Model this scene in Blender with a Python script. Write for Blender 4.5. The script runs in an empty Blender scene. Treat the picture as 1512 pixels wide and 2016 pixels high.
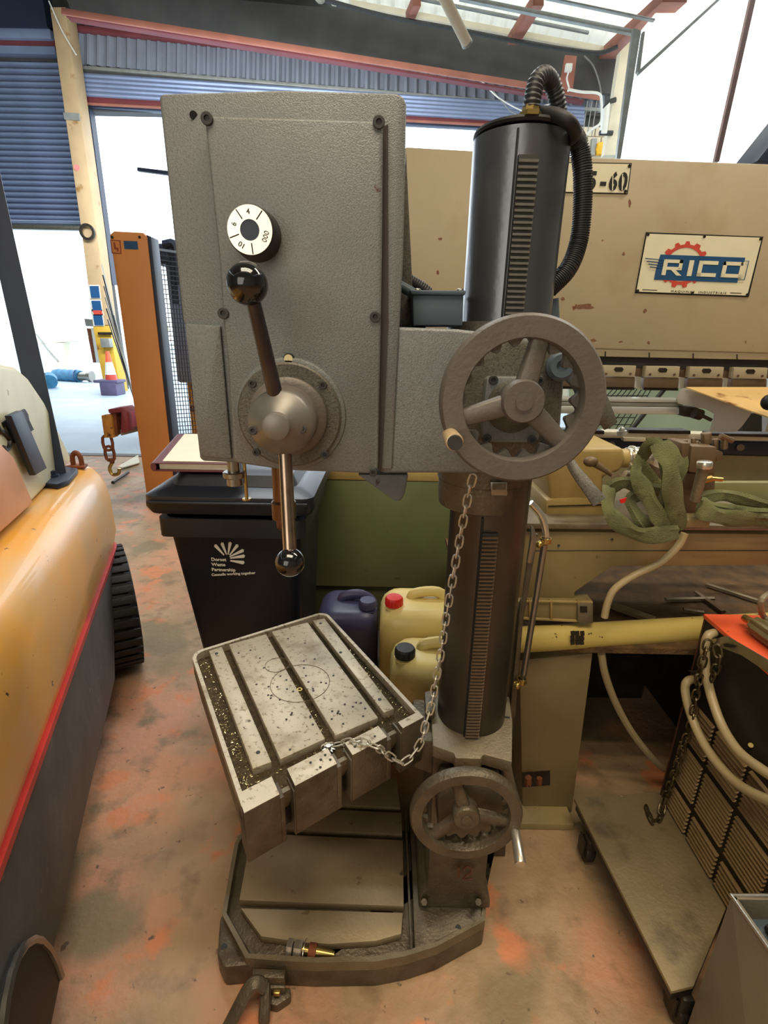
import bpy, bmesh, math, random
from mathutils import Vector, Matrix, Quaternion
random.seed(7)
PI = math.pi
sc = bpy.context.scene
C = sc.collection

# ------------------------------------------------------------------ camera
F_PX, TH, CAMH = 1000.0, math.radians(18.8), 1.62
ROLL = math.atan(0.019)
cam_d = bpy.data.cameras.new('camera')
cam = bpy.data.objects.new('camera', cam_d); C.objects.link(cam)
cam_d.sensor_fit = 'VERTICAL'; cam_d.sensor_height = 36.0
cam_d.lens = 36.0 * F_PX / 2016.0
cam_d.clip_start = 0.02; cam_d.clip_end = 400
cam.matrix_world = (Matrix.Translation((0, 0, CAMH)) @ Matrix.Rotation(PI/2 - TH, 4, 'X') @ Matrix.Rotation(ROLL, 4, 'Z'))
sc.camera = cam
# ------------------------------------------------------------------ world, lamps, exposure
w = bpy.data.worlds.new('overcast_sky'); sc.world = w; w.use_nodes = True
bg = w.node_tree.nodes['Background']
bg.inputs[0].default_value = (0.80, 0.90, 1.0, 1); bg.inputs[1].default_value = 3.6
def area(name, loc, rot, sx, sy, power, col):
    d = bpy.data.lights.new(name, 'AREA'); d.shape = 'RECTANGLE'; d.size = sx; d.size_y = sy
    d.energy = power; d.color = col
    o = bpy.data.objects.new(name, d); C.objects.link(o); o.location = loc; o.rotation_euler = rot
    return o
for i in range(3):   # rows of warm strip lamps overhead
    area('strip_and_fill_lamp', (0.1, -0.7 + 0.45*i, 4.6), (0, 0, 0), 2.6, 0.14, 42, (1.0, 0.84, 0.62))
area('strip_and_fill_lamp', (3.2, 2.2, 5.6), (0, 0, 0), 3.0, 0.5, 130, (1.0, 0.90, 0.74))
area('strip_and_fill_lamp', (-1.5, 5.5, 6.4), (0, 0, 0), 3.0, 0.5, 200, (0.92, 0.96, 1.0))  # unseen cool fill, strengthened to brighten the upper left of the shed
area('strip_and_fill_lamp', (-3.5, 11.0, 5.4), (math.radians(60), 0, 0), 8.0, 0.8, 900, (0.86, 0.93, 1.0))  # unseen fill added near the far wall to brighten its cladding
area('rear_area_light', (-1.8, -4.2, 2.6), (math.radians(84), 0, math.radians(-20)), 4.0, 3.2, 90, (1.0, 0.93, 0.82))  # unseen area light behind the camera; the rear wall there is closed
sc.view_settings.view_transform = 'Standard'; sc.view_settings.look = 'None'
sc.view_settings.exposure = 0.12; sc.view_settings.gamma = 1.0
sc.view_settings.use_curve_mapping = False

# ------------------------------------------------------------------ sight lines -> world points
_c, _s = math.cos(TH), math.sin(TH)
_n = math.hypot(0.019, 1); _ex = (1/_n, 0.019/_n); _ey = (-0.019/_n, 1/_n)
def ray(px, py):
    a, b = px - 756, py - 1008
    u = (a*_ex[0] + b*_ex[1]) / F_PX; v = (a*_ey[0] + b*_ey[1]) / F_PX
    return Vector((u, _c - v*_s, -_s - v*_c))
EYE = Vector((0, 0, CAMH))
def V(px, py, Y): r = ray(px, py); return EYE + r*(Y/r.y)
def Z(px, py, z): r = ray(px, py); return EYE + r*((z - CAMH)/r.z)
def XX(px, py, x): r = ray(px, py); return EYE + r*(x/r.x)
def PL(px, py, p0, nrm): r = ray(px, py); return EYE + r*((Vector(p0) - EYE).dot(Vector(nrm))/r.dot(Vector(nrm)))
def Vs(pts, Y): return [V(x, y, Y) for x, y in pts]
def Zs(pts, z): return [Z(x, y, z) for x, y in pts]

# ------------------------------------------------------------------ materials
def lin(c): return tuple(((v/255)/12.92 if v/255 <= 0.04045 else ((v/255 + 0.055)/1.055)**2.4) for v in c)
MATS = {}
def mat(name, col, rough=0.5, metal=0.0, var=0.12, scale=6.0, bump=0.0, bscale=40.0, spots=None, coat=0.0, tint=None):
    """procedural: base colour varied by noise, optional spots (colour, scale, threshold, softness), fine bump"""
    m = bpy.data.materials.new(name); m.use_nodes = True; nt = m.node_tree; N, L = nt.nodes, nt.links
    b = N['Principled BSDF']; b.inputs['Roughness'].default_value = rough; b.inputs['Metallic'].default_value = metal
    b.inputs['Coat Weight'].default_value = coat
    tc = N.new('ShaderNodeTexCoord')
    nz = N.new('ShaderNodeTexNoise'); nz.inputs['Scale'].default_value = scale; nz.inputs['Detail'].default_value = 5
    L.new(tc.outputs['Object'], nz.inputs['Vector'])
    cr = N.new('ShaderNodeValToRGB'); c = lin(col)
    cr.color_ramp.elements[0].position = 0.3; cr.color_ramp.elements[1].position = 0.7
    lo = tuple(v*(1 - var) for v in c); hi = tuple(min(1, v*(1 + var)) for v in c)
    if tint: t = lin(tint); lo = t
    cr.color_ramp.elements[0].color = lo + (1,); cr.color_ramp.elements[1].color = hi + (1,)
    L.new(nz.outputs['Fac'], cr.inputs['Fac']); out = cr.outputs['Color']
    for sp in (spots or []):
        n2 = N.new('ShaderNodeTexNoise'); n2.inputs['Scale'].default_value = sp[1]; n2.inputs['Detail'].default_value = 4
        n2.inputs['Roughness'].default_value = 0.6
        mp = N.new('ShaderNodeMapping'); mp.inputs['Location'].default_value = (sp[1], 3.1, 1.7)
        L.new(tc.outputs['Object'], mp.inputs['Vector']); L.new(mp.outputs['Vector'], n2.inputs['Vector'])
        r2 = N.new('ShaderNodeValToRGB'); r2.color_ramp.elements[0].position = sp[2]; r2.color_ramp.elements[1].position = sp[2] + sp[3]
        L.new(n2.outputs['Fac'], r2.inputs['Fac'])
        mx = N.new('ShaderNodeMix'); mx.data_type = 'RGBA'
        L.new(r2.outputs['Color'], mx.inputs['Factor']); L.new(out, mx.inputs['A']); mx.inputs['B'].default_value = lin(sp[0]) + (1,)
        out = mx.outputs['Result']
    L.new(out, b.inputs['Base Color'])
    if bump:
        n3 = N.new('ShaderNodeTexNoise'); n3.inputs['Scale'].default_value = bscale; n3.inputs['Detail'].default_value = 3
        L.new(tc.outputs['Object'], n3.inputs['Vector'])
        bp = N.new('ShaderNodeBump'); bp.inputs['Strength'].default_value = bump; bp.inputs['Distance'].default_value = 0.01
        L.new(n3.outputs['Fac'], bp.inputs['Height']); L.new(bp.outputs['Normal'], b.inputs['Normal'])
    MATS[name] = m
    return m
def translucent(name, col, tr=0.6, rough=0.6):
    m = bpy.data.materials.new(name); m.use_nodes = True; nt = m.node_tree; N, L = nt.nodes, nt.links
    out = N['Material Output']; b = N['Principled BSDF']; b.inputs['Base Color'].default_value = lin(col) + (1,); b.inputs['Roughness'].default_value = rough
    t = N.new('ShaderNodeBsdfTranslucent'); t.inputs['Color'].default_value = lin(col) + (1,)
    mx = N.new('ShaderNodeMixShader'); mx.inputs[0].default_value = tr
    L.new(b.outputs[0], mx.inputs[1]); L.new(t.outputs[0], mx.inputs[2]); L.new(mx.outputs[0], out.inputs['Surface'])
    return m
RUST = (92, 48, 28)
HAM = mat('hammered_grey_paint', (118, 121, 119), 0.42, 0.25, 0.10, 9, 0.2, 520, [((98, 98, 94), 300, 0.45, 0.3), ((80, 60, 50), 30, 0.72, 0.04)])
HAMD = mat('hammered_grey_dark', (98, 94, 84), 0.45, 0.25, 0.10, 9, 0.2, 520, [((74, 70, 60), 260, 0.45, 0.2)])
CAST = mat('oily_cast_iron', (98, 88, 70), 0.45, 0.4, 0.25, 14, 0.25, 120, [((60, 44, 28), 7, 0.55, 0.2)])
CASTL = mat('worn_highlit_cast_iron', (120, 108, 84), 0.5, 0.3, 0.2, 14, 0.2, 150)
WHEEL = mat('brown_grey_wheel_paint', (104, 98, 90), 0.5, 0.2, 0.12, 12, 0.12, 160)
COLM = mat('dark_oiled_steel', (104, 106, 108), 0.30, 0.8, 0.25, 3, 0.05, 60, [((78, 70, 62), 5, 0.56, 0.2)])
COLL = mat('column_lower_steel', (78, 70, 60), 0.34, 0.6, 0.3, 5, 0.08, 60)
MACH = mat('machined_table_steel', (184, 172, 148), 0.5, 0.35, 0.14, 10, 0.06, 60, [((84, 70, 52), 42, 0.66, 0.05), ((128, 112, 84), 85, 0.56, 0.12), ((134, 118, 92), 9, 0.54, 0.2)])
BASEM = mat('base_plate_steel', (156, 138, 106), 0.5, 0.2, 0.18, 8, 0.12, 90, [((70, 56, 38), 18, 0.66, 0.1)])
SWARF = mat('oily_swarf', (86, 72, 46), 0.35, 0.4, 0.4, 60, 0.8, 300, [((196, 180, 130), 160, 0.66, 0.04)])
CHROME = mat('polished_steel', (214, 208, 192), 0.25, 0.85, 0.05, 20)
STEEL = mat('plain_steel', (150, 146, 136), 0.3, 0.9, 0.12, 20)
BLK = mat('black_bakelite', (14, 14, 15), 0.12, 0.0, 0.1, 5, coat=0.6)
BLKM = mat('matt_black', (22, 22, 23), 0.55, 0.0, 0.2, 8)
RUBBER = mat('black_rubber', (30, 29, 28), 0.7, 0.0, 0.25, 20, 0.3, 100)
HOSE = mat('black_corrugated_hose', (48, 50, 52), 0.45, 0.0, 0.15, 20)
BOXG = mat('blue_grey_steel_box', (84, 96, 106), 0.45, 0.2, 0.1, 12)
BRASS = mat('brass', (176, 150, 88), 0.3, 0.9, 0.1, 20)
BROWN = mat('brown_varnished_steel', (104, 72, 50), 0.3, 0.7, 0.3, 20)
BRONZEROD = mat('tarnished_rod', (158, 136, 116), 0.22, 1.0, 0.3, 24)
CREAM = mat('press_brake_cream_paint', (172, 158, 128), 0.5, 0.0, 0.05, 3, 0.04, 200, [((120, 72, 44), 7, 0.69, 0.03), ((154, 136, 100), 2.2, 0.55, 0.3)])
LCREAM = mat('lathe_cream_paint', (170, 146, 88), 0.42, 0.0, 0.1, 5, 0.05, 120, [((90, 66, 34), 26, 0.68, 0.04), ((140, 116, 66), 4, 0.5, 0.3)])
LCREAM2 = mat('lathe_cream_dirty', (142, 124, 82), 0.5, 0.0, 0.12, 5, 0.05, 120, [((84, 64, 38), 14, 0.66, 0.08)])
TRAYC = mat('tray_yellow_paint', (202, 178, 98), 0.42, 0.0, 0.08, 6, 0.04, 100, [((66, 52, 26), 34, 0.67, 0.03)])
GREEN = mat('olive_green_paint', (96, 104, 66), 0.48, 0.0, 0.14, 4, 0.04, 120, [((70, 70, 40), 12, 0.66, 0.1)])
LGREEN = mat('lit_green_sheet', (196, 220, 200), 0.6, 0.0, 0.06, 3)  # strong light on the sheet put into its bright colour
DIRTY = mat('dark_machine_grime', (44, 38, 28), 0.5, 0.3, 0.4, 10, 0.3, 60)
YEL = mat('forklift_orange_yellow', (224, 158, 44), 0.34, 0.0, 0.06, 3, 0.03, 60, [((206, 164, 104), 1.6, 0.42, 0.2), ((66, 38, 14), 30, 0.69, 0.02)], coat=0.25)
FGREY = mat('forklift_grey_weight', (86, 84, 80), 0.55, 0.1, 0.25, 5, 0.3, 14, [((120, 114, 104), 20, 0.66, 0.06)])
FCREAM = mat('hood_cream_paint', (212, 206, 172), 0.4, 0.0, 0.1, 4, 0.03, 60, [((150, 130, 90), 12, 0.66, 0.06)])
FORG = mat('faded_orange_panel', (206, 134, 70), 0.4, 0.0, 0.1, 5, 0.03, 60, [((90, 60, 40), 20, 0.7, 0.03)])
RED = mat('red_stripe_paint', (196, 52, 46), 0.4, 0.0, 0.1, 10)
REDW = mat('welder_red_paint', (226, 92, 52), 0.4, 0.0, 0.08, 6, 0, 40, [((120, 70, 36), 24, 0.66, 0.06)])
REDCAP = mat('red_plastic', (214, 34, 30), 0.3, 0.0, 0.05, 10)
STRUT = mat('dark_slate_paint', (28, 38, 58), 0.45, 0.0, 0.1, 6)
RUSTM = mat('rusted_steel', (126, 70, 40), 0.7, 0.2, 0.35, 14, 0.4, 60, [((60, 34, 24), 20, 0.58, 0.06)])
RUSTY = mat('rusted_yellow_steel', (190, 132, 52), 0.6, 0.1, 0.2, 14, 0.2, 60, [((80, 44, 26), 16, 0.55, 0.06)])
DRED = mat('dark_red_paint', (130, 48, 56), 0.5, 0.0, 0.15, 10)
BINM = mat('bin_black_plastic', (24, 28, 36), 0.38, 0.0, 0.12, 6, 0.05, 300)
PAPER = mat('cream_paper', (226, 220, 198), 0.7, 0.0, 0.04, 10)
WHITE = mat('white_print', (232, 230, 218), 0.55, 0.0, 0.02, 10)
JERRY = mat('yellowed_plastic', (226, 204, 128), 0.35, 0.0, 0.06, 5, 0.04, 20, [((170, 130, 60), 10, 0.66, 0.1)])
JBLUE = mat('dusty_violet_plastic', (62, 62, 96), 0.4, 0.0, 0.15, 6, 0.04, 40, [((104, 92, 92), 9, 0.6, 0.15)])
SIGN = mat('enamel_sign_white', (226, 220, 188), 0.35, 0.0, 0.03, 8)
SBLUE = mat('sign_blue', (34, 78, 120), 0.4, 0.0, 0.06, 20)
SRED = mat('sign_red', (200, 74, 60), 0.4, 0.0, 0.06, 20)
SBLK = mat('sign_black', (22, 20, 18), 0.5, 0.0, 0.1, 20)
OLIVE = mat('olive_webbing', (104, 105, 66), 0.85, 0.0, 0.25, 12, 0.5, 300, [((74, 70, 40), 16, 0.54, 0.15)])
WOOD = mat('amber_board', (224, 188, 124), 0.5, 0.0, 0.1, 3, 0.03, 60, [((150, 100, 50), 4, 0.62, 0.06)])
FROST = translucent('frosted_plastic', (214, 212, 204), 0.5)
ALU = mat('aluminium_rail', (206, 208, 202), 0.35, 0.5, 0.05, 10)
DIE = mat('die_steel_brown', (112, 92, 68), 0.5, 0.4, 0.15, 12)
DARKG = mat('dark_grey_rubber', (52, 52, 50), 0.6, 0.1, 0.2, 12)
LOUV = mat('louvre_brown_steel', (150, 124, 84), 0.42, 0.3, 0.12, 10)
WDARK = mat('welder_black_case', (34, 30, 24), 0.5, 0.2, 0.3, 8)
DECK = mat('trolley_deck_steel', (134, 118, 86), 0.55, 0.3, 0.14, 5, 0.15, 90, [((100, 88, 66), 7, 0.55, 0.16), ((232, 214, 160), 70, 0.74, 0.02)])
CABLE = mat('cream_cable', (168, 150, 110), 0.4, 0.0, 0.08, 10)
POSTY = mat('faded_yellow_column', (190, 160, 118), 0.6, 0.0, 0.1, 2, 0.05, 30, [((150, 110, 60), 3, 0.62, 0.1)])
POSTB = mat('yellow_column_foot', (214, 168, 56), 0.6, 0.0, 0.1, 2, 0.05, 30, [((130, 80, 30), 3, 0.62, 0.1)])
SHUT = mat('blue_grey_shutter_steel', (130, 142, 168), 0.45, 0.3, 0.1, 2)
CORR = mat('grey_cladding_sheet', (124, 128, 136), 0.5, 0.1, 0.1, 2)
WALLD = mat('dark_dimlit_cladding', (70, 68, 64), 0.7, 0.0, 0.2, 2)  # dark cladding; the poor light on it is put into the colour
CRANE = mat('red_oxide_steel', (158, 98, 78), 0.6, 0.0, 0.15, 2)
CRANED = mat('dull_red_steel', (112, 50, 52), 0.6, 0.0, 0.15, 2)
GALV = mat('galvanised_steel', (150, 150, 142), 0.5, 0.4, 0.15, 6)
WALLM = mat('shed_wall_paint', (150, 146, 134), 0.8, 0.0, 0.1, 1)
BRICKC = mat('cream_block', (216, 204, 176), 0.8, 0.0, 0.08, 3)
POSTO = mat('guard_orange_paint', (208, 136, 70), 0.5, 0.0, 0.06, 2, 0.03, 80)
WIRE = mat('guard_mesh_wire', (36, 38, 44), 0.5, 0.2, 0.1, 10)
TARP = mat('blue_tarpaulin', (52, 120, 156), 0.6, 0.0, 0.25, 6, 0.5, 12)
ROOFT = translucent('roof_light_sheet', (236, 232, 214), 0.45)
PANEL = translucent('white_daylight_panel', (250, 250, 246), 0.55)
PANEL.node_tree.nodes['Principled BSDF'].inputs['Emission Color'].default_value = (1, 1, .98, 1)
PANEL.node_tree.nodes['Principled BSDF'].inputs['Emission Strength'].default_value = 1.3   # daylight behind it

# floor: worn orange-red paint over concrete
def floor_mat():
    m = bpy.data.materials.new('worn_painted_concrete'); m.use_nodes = True; nt = m.node_tree; N, L = nt.nodes, nt.links
    b = N['Principled BSDF']; tc = N.new('ShaderNodeTexCoord')
    def noise(s, d=6, loc=(0, 0, 0), rough=0.55):
        mp = N.new('ShaderNodeMapping'); mp.inputs['Location'].default_value = loc
        n = N.new('ShaderNodeTexNoise'); n.inputs['Scale'].default_value = s; n.inputs['Detail'].default_value = d; n.inputs['Roughness'].default_value = rough
        L.new(tc.outputs['Object'], mp.inputs['Vector']); L.new(mp.outputs[0], n.inputs['Vector']); return n.outputs['Fac']
    def ramp(f, a, c):
        r = N.new('ShaderNodeValToRGB'); r.color_ramp.elements[0].position = a; r.color_ramp.elements[1].position = c
        L.new(f, r.inputs['Fac']); return r.outputs['Color']
    def mix(f, A, B, k=None):
        x = N.new('ShaderNodeMix'); x.data_type = 'RGBA'
        L.new(f, x.inputs['Factor'])
        for v, s in ((A, 'A'), (B, 'B')):
            if isinstance(v, tuple): x.inputs[s].default_value = lin(v) + (1,)
            else: L.new(v, x.inputs[s])
        return x.outputs['Result']
    c = mix(ramp(noise(3.0), 0.35, 0.65), (150, 122, 88), (178, 148, 112))
    c = mix(ramp(noise(1.5, 7, (3.3, 1.2, 0)), 0.47, 0.60), c, (196, 140, 106))
    c = mix(ramp(noise(4.5, 7, (7.3, 5.2, 0)), 0.56, 0.62), c, (206, 130, 86))
    c = mix(ramp(noise(2.1, 4, (1.3, 9.2, 0), 0.4), 0.58, 0.64), c, (138, 120, 88))
    c = mix(ramp(noise(9, 5, (2.2, 4.1, 0)), 0.52, 0.7), c, (136, 112, 82))
    c = mix(ramp(noise(26, 4, (5, 5, 0)), 0.66, 0.72), c, (104, 82, 62))
    L.new(c, b.inputs['Base Color'])
    rr = N.new('ShaderNodeMapRange'); rr.inputs['To Min'].default_value = 0.36; rr.inputs['To Max'].default_value = 0.7
    L.new(noise(4), rr.inputs['Value']); L.new(rr.outputs[0], b.inputs['Roughness'])
    bp = N.new('ShaderNodeBump'); bp.inputs['Strength'].default_value = 0.35; bp.inputs['Distance'].default_value = 0.01
    L.new(noise(35, 5), bp.inputs['Height']); L.new(bp.outputs[0], b.inputs['Normal'])
    return m
FLOORM = floor_mat()
YARD_DOORLIT = mat('pale_yard_doorlit_concrete', (168, 184, 196), 0.55, 0.0, 0.12, 1.2, 0.3, 6)

# ------------------------------------------------------------------ mesh builder
def vec(p): return Vector((p[0], p[1], p[2]))
def frame(axis):
    a = vec(axis).normalized(); t = Vector((0, 0, 1)) if abs(a.z) < 0.9 else Vector((0, 1, 0))
    x = a.cross(t).normalized(); y = a.cross(x).normalized(); return a, x, y
class MB:
    def __init__(s): s.bm = bmesh.new()
    def _bev(s, vs, bev, seg=2):
        if bev > 0:
            es = set()
            for v in vs:
                for e in v.link_edges:
                    if len(e.link_faces) == 2 and e.calc_face_angle(0) > 0.5: es.add(e)
            bmesh.ops.bevel(s.bm, geom=list(es), offset=bev, segments=seg, affect='EDGES', profile=0.5, clamp_overlap=True)
    def box(s, c, size, rot=None, bev=0.0):
        M = Matrix.Translation(vec(c)) @ (rot.to_4x4() if rot else Matrix.Identity(4)) @ Matrix.Diagonal((size[0], size[1], size[2], 1))
        r = bmesh.ops.create_cube(s.bm, size=1.0, matrix=M); s._bev(r['verts'], bev); return s
    def box2(s, a, b, bev=0.0):
        a, b = vec(a), vec(b); return s.box((a + b)/2, [abs(b[i] - a[i]) for i in range(3)], None, bev)
    def prism(s, pts, off, bev=0.0, seg=2):
        off = vec(off); A = [s.bm.verts.new(vec(p)) for p in pts]; B = [s.bm.verts.new(vec(p) + off) for p in pts]; n = len(pts)
        fs = [s.bm.faces.new(A), s.bm.faces.new(B[::-1])]
        for i in range(n): fs.append(s.bm.faces.new((A[i], B[i], B[(i+1) % n], A[(i+1) % n])))
        bmesh.ops.recalc_face_normals(s.bm, faces=fs)
        s._bev(A + B, bev, seg); return s
    def loft(s, rings, cap=True, closed=True):
        R = [[s.bm.verts.new(vec(p)) for p in r] for r in rings]; fs = []; n = len(R[0])
        for a, b in zip(R, R[1:]):
            for i in range(n if closed else n - 1):
                fs.append(s.bm.faces.new((a[i], a[(i+1) % n], b[(i+1) % n], b[i])))
        if cap: fs.append(s.bm.faces.new(R[0][::-1])); fs.append(s.bm.faces.new(R[-1]))
        bmesh.ops.recalc_face_normals(s.bm, faces=fs); return s
    def lathe(s, prof, o, axis, n=32, cap=True, wob=None):
        """prof: list of (radius, distance along axis)"""
        a, x, y = frame(axis); o = vec(o); rings = []
        for k, (r, h) in enumerate(prof):
            ring = []
            for i in range(n):
                t = 2*PI*i/n; rr = r if wob is None else wob(k, t, r)
                ring.append(o + a*h + (x*math.cos(t) + y*math.sin(t))*max(rr, 1e-5))
            rings.append(ring)
        return s.loft(rings, cap)
    def ring(s, prof, o, axis, n=40, wob=None):
        """closed section (r,h) swept around: a solid of revolution with a hole"""
        a, x, y = frame(axis); o = vec(o); R = []
        for i in range(n):
            t = 2*PI*i/n
            R.append([s.bm.verts.new(o + a*h + (x*math.cos(t) + y*math.sin(t))*(r if wob is None else wob(k, t, r))) for k, (r, h) in enumerate(prof)])
        fs = []; m = len(prof)
        for i in range(n):
            A, B = R[i], R[(i+1) % n]
            for k in range(m): fs.append(s.bm.faces.new((A[k], A[(k+1) % m], B[(k+1) % m], B[k])))
        bmesh.ops.recalc_face_normals(s.bm, faces=fs); return s
    def cyl(s, p0, p1, r0, r1=None, n=20, rd=0.0):
        p0, p1 = vec(p0), vec(p1); r1 = r0 if r1 is None else r1; L = (p1 - p0).length
        if rd > 0: prof = [(r0 - rd, 0), (r0 - rd*0.3, rd*0.3), (r0, rd), (r1, L - rd), (r1 - rd*0.3, L - rd*0.3), (r1 - rd, L)]
        else: prof = [(r0, 0), (r1, L)]
        return s.lathe(prof, p0, p1 - p0, n)
    def tube(s, pts, r, n=10, closed=False, smooth=0, flat=None, up=None, cap=True):
        P = [vec(p) for p in pts]
        if smooth: P = catmull(P, smooth, closed)
        m = len(P); rr = r if isinstance(r, (list, tuple)) else None
        tang = []
        for i in range(m):
            a = P[(i-1) % m] if (closed or i > 0) else P[i]; b = P[(i+1) % m] if (closed or i < m-1) else P[i]
            tang.append((b - a).normalized())
        u = vec(up) if up else (Vector((0, 0, 1)) if abs(tang[0].z) < 0.9 else Vector((0, 1, 0)))
        rings = []
        for i in range(m):
            t = tang[i]; u = (u - t*u.dot(t)).normalized(); v = t.cross(u)
            q = r if rr is None else rr[0] + (rr[1] - rr[0])*i/max(1, m-1)
            qa, qb = (q, q) if flat is None else (q*flat[0], q*flat[1])
            rings.append([P[i] + u*math.cos(2*PI*k/n)*qa + v*math.sin(2*PI*k/n)*qb for k in range(n)])
        if closed: rings.append(None)
        R = [[s.bm.verts.new(p) for p in g] for g in rings if g]; fs = []
        for i in range(m if closed else m-1):
            A, B = R[i], R[(i+1) % m]
            for k in range(n): fs.append(s.bm.faces.new((A[k], A[(k+1) % n], B[(k+1) % n], B[k])))
        if not closed and cap: fs.append(s.bm.faces.new(R[0][::-1])); fs.append(s.bm.faces.new(R[-1]))
        bmesh.ops.recalc_face_normals(s.bm, faces=fs); return s
    def sphere(s, c, r, sc3=(1, 1, 1), n=24):
        bmesh.ops.create_uvsphere(s.bm, u_segments=n, v_segments=n//2, radius=1, matrix=Matrix.Translation(vec(c)) @ Matrix.Diagonal((r*sc3[0], r*sc3[1], r*sc3[2], 1))); return s
    def quad(s, pts):
        s.bm.faces.new([s.bm.verts.new(vec(p)) for p in pts]); return s
    def mesh(s, name, m, loc=(0, 0, 0), angle=35):
        bmesh.ops.translate(s.bm, verts=s.bm.verts, vec=-Vector(loc))
        me = bpy.data.meshes.new(name); s.bm.to_mesh(me); s.bm.free()
        me.materials.append(m); me.polygons.foreach_set('use_smooth', [True]*len(me.polygons))
        me.set_sharp_from_angle(angle=math.radians(angle)); return me
def catmull(P, k, closed=False):
    out = []; m = len(P); rng = range(m if closed else m-1)
    for i in rng:
        p1, p2 = P[i], P[(i+1) % m]
        p0 = P[(i-1) % m] if (closed or i > 0) else p1*2 - p2
        p3 = P[(i+2) % m] if (closed or i < m-2) else p2*2 - p1
        for j in range(k):
            t = j/k
            out.append(0.5*((2*p1) + (p2 - p0)*t + (2*p0 - 5*p1 + 4*p2 - p3)*t*t + (3*p1 - p0 - 3*p2 + p3)*t**3))
    if not closed: out.append(P[-1])
    return out
# ------------------------------------------------------------------ objects
LOCS = {}
GROUPS = {'jerrycan': 'plastic cans behind the table', 'tarpaulin_roll': 'blue tarpaulin rolls in the yard', 'steel_bar': 'loose steel bars', 'overhead_wire': 'thin overhead wires', 'welding_cable': 'cream welding cables on the welder'}
def thing(name, label, cat, loc, group=None):
    group = group or GROUPS.get(name)
    o = bpy.data.objects.new(name, None); C.objects.link(o); o.location = loc; o.empty_display_size = 0.05
    o['label'] = label; o['category'] = cat
    if group: o['group'] = group
    LOCS[o.name] = Vector(loc); return o
def part(name, mb, m, parent, label=None, kind=None, angle=35):
    L = LOCS[parent.name]
    me = mb.mesh(name, m, L, angle); o = bpy.data.objects.new(name, me); C.objects.link(o); o.parent = parent
    LOCS[o.name] = L
    if label: o['label'] = label
    if kind: o['kind'] = kind
    return o
def solo(name, mb, m, label, cat, loc=(0, 0, 0), group=None):
    group = group or GROUPS.get(name)
    me = mb.mesh(name, m, loc); o = bpy.data.objects.new(name, me); C.objects.link(o); o.location = loc
    o['label'] = label; o['category'] = cat
    if group: o['group'] = group
    LOCS[o.name] = Vector(loc); return o
def struct(name, mb, m, parent=None, angle=35):
    me = mb.mesh(name, m, (0, 0, 0), angle); o = bpy.data.objects.new(name, me); C.objects.link(o)
    if parent: o.parent = parent
    else: o['kind'] = 'structure'
    LOCS[o.name] = Vector((0, 0, 0)); return o
def inst(name, src, parent, off):
    """a shared-mesh copy of part src, moved by off"""
    o = src.copy(); C.objects.link(o); o.parent = parent; o.location = src.location + Vector(off); LOCS[o.name] = LOCS[parent.name]; return o
def text(parent, name, s, M, size, m, sx=1.0, bold=0.0, align='CENTER', ext=0.0005, spacing=1.0):
    cu = bpy.data.curves.new(name, 'FONT'); cu.body = s; cu.size = size; cu.extrude = ext; cu.offset = bold; cu.align_x = align; cu.space_character = spacing
    cu.resolution_u = 3
    tmp = bpy.data.objects.new(name, cu); C.objects.link(tmp)
    bpy.context.view_layer.update(); dg = bpy.context.evaluated_depsgraph_get()
    me = bpy.data.meshes.new_from_object(tmp.evaluated_get(dg)); bpy.data.objects.remove(tmp); bpy.data.curves.remove(cu)
    L = LOCS[parent.name]
    me.transform(Matrix.Diagonal((sx, 1, 1, 1))); me.transform(Matrix.Translation(-L) @ M); me.materials.clear(); me.materials.append(m); me.name = name
    o = bpy.data.objects.new(name, me); C.objects.link(o); o.parent = parent; LOCS[o.name] = L; return o
def basis(o, x, y):
    """matrix mapping local xy onto world vectors x, y at o"""
    x, y = vec(x).normalized(), vec(y).normalized(); z = x.cross(y).normalized(); y = z.cross(x)
    M = Matrix((x, y, z)).transposed().to_4x4(); return Matrix.Translation(vec(o)) @ M
def screw(mb, p, r, axis=(0, -1, 0), h=0.004):
    mb.ring([(r*0.45, 0), (r, 0), (r, h*0.8), (r*0.9, h), (r*0.5, h), (r*0.45, h*0.8)], p, axis, 14)
    mb.lathe([(r*0.5, 0), (r*0.5, h*0.15)], p, axis, 8)

# ================================================================== the setting
WY = 16.0
struct('floor', MB().prism([(-14, -4.6, 0), (9.5, -4.6, 0), (9.5, 16.3, 0), (-14, 16.3, 0)], (0, 0, -0.05)), FLOORM)
struct('trim_1', MB().prism([(-14, 6.95, 0.001), (9.5, 6.95, 0.001), (9.5, 7.1, 0.001), (-14, 7.1, 0.001)], (0, 0, 0.006)), DIRTY)
struct('floor_bay', MB().prism([(-14, 7.1, 0.001), (9.5, 7.1, 0.001), (9.5, 16.3, 0.001), (-14, 16.3, 0.001)], (0, 0, 0.004)), YARD_DOORLIT)  # inside floor; bluish daylight from the doorway put into its colour
struct('yard_ground', MB().prism([(-70, 16.3, 0), (60, 16.3, 0), (60, 120, 0), (-70, 120, 0)], (0, 0, -0.05)), YARD_DOORLIT)
struct('wall_left', MB().box2((-14.2, -4.6, 0), (-14, 16.3, 9.6)), WALLM)
struct('wall_right', MB().box2((9.5, -4.6, 0), (9.7, 16.3, 9.6)), WALLM)
struct('wall_rear', MB().box2((-14.2, -4.8, 0), (9.7, -4.6, 9.6)), WALLM)
# ceiling: opaque sheets overhead, roof lights over the far bay on the right
struct('ceiling', MB().box2((-14.2, -4.8, 10.0), (9.7, 8.2, 10.15)).box2((-14.2, 8.2, 10.0), (-1.6, 16.3, 10.15)), WALLM)
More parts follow.
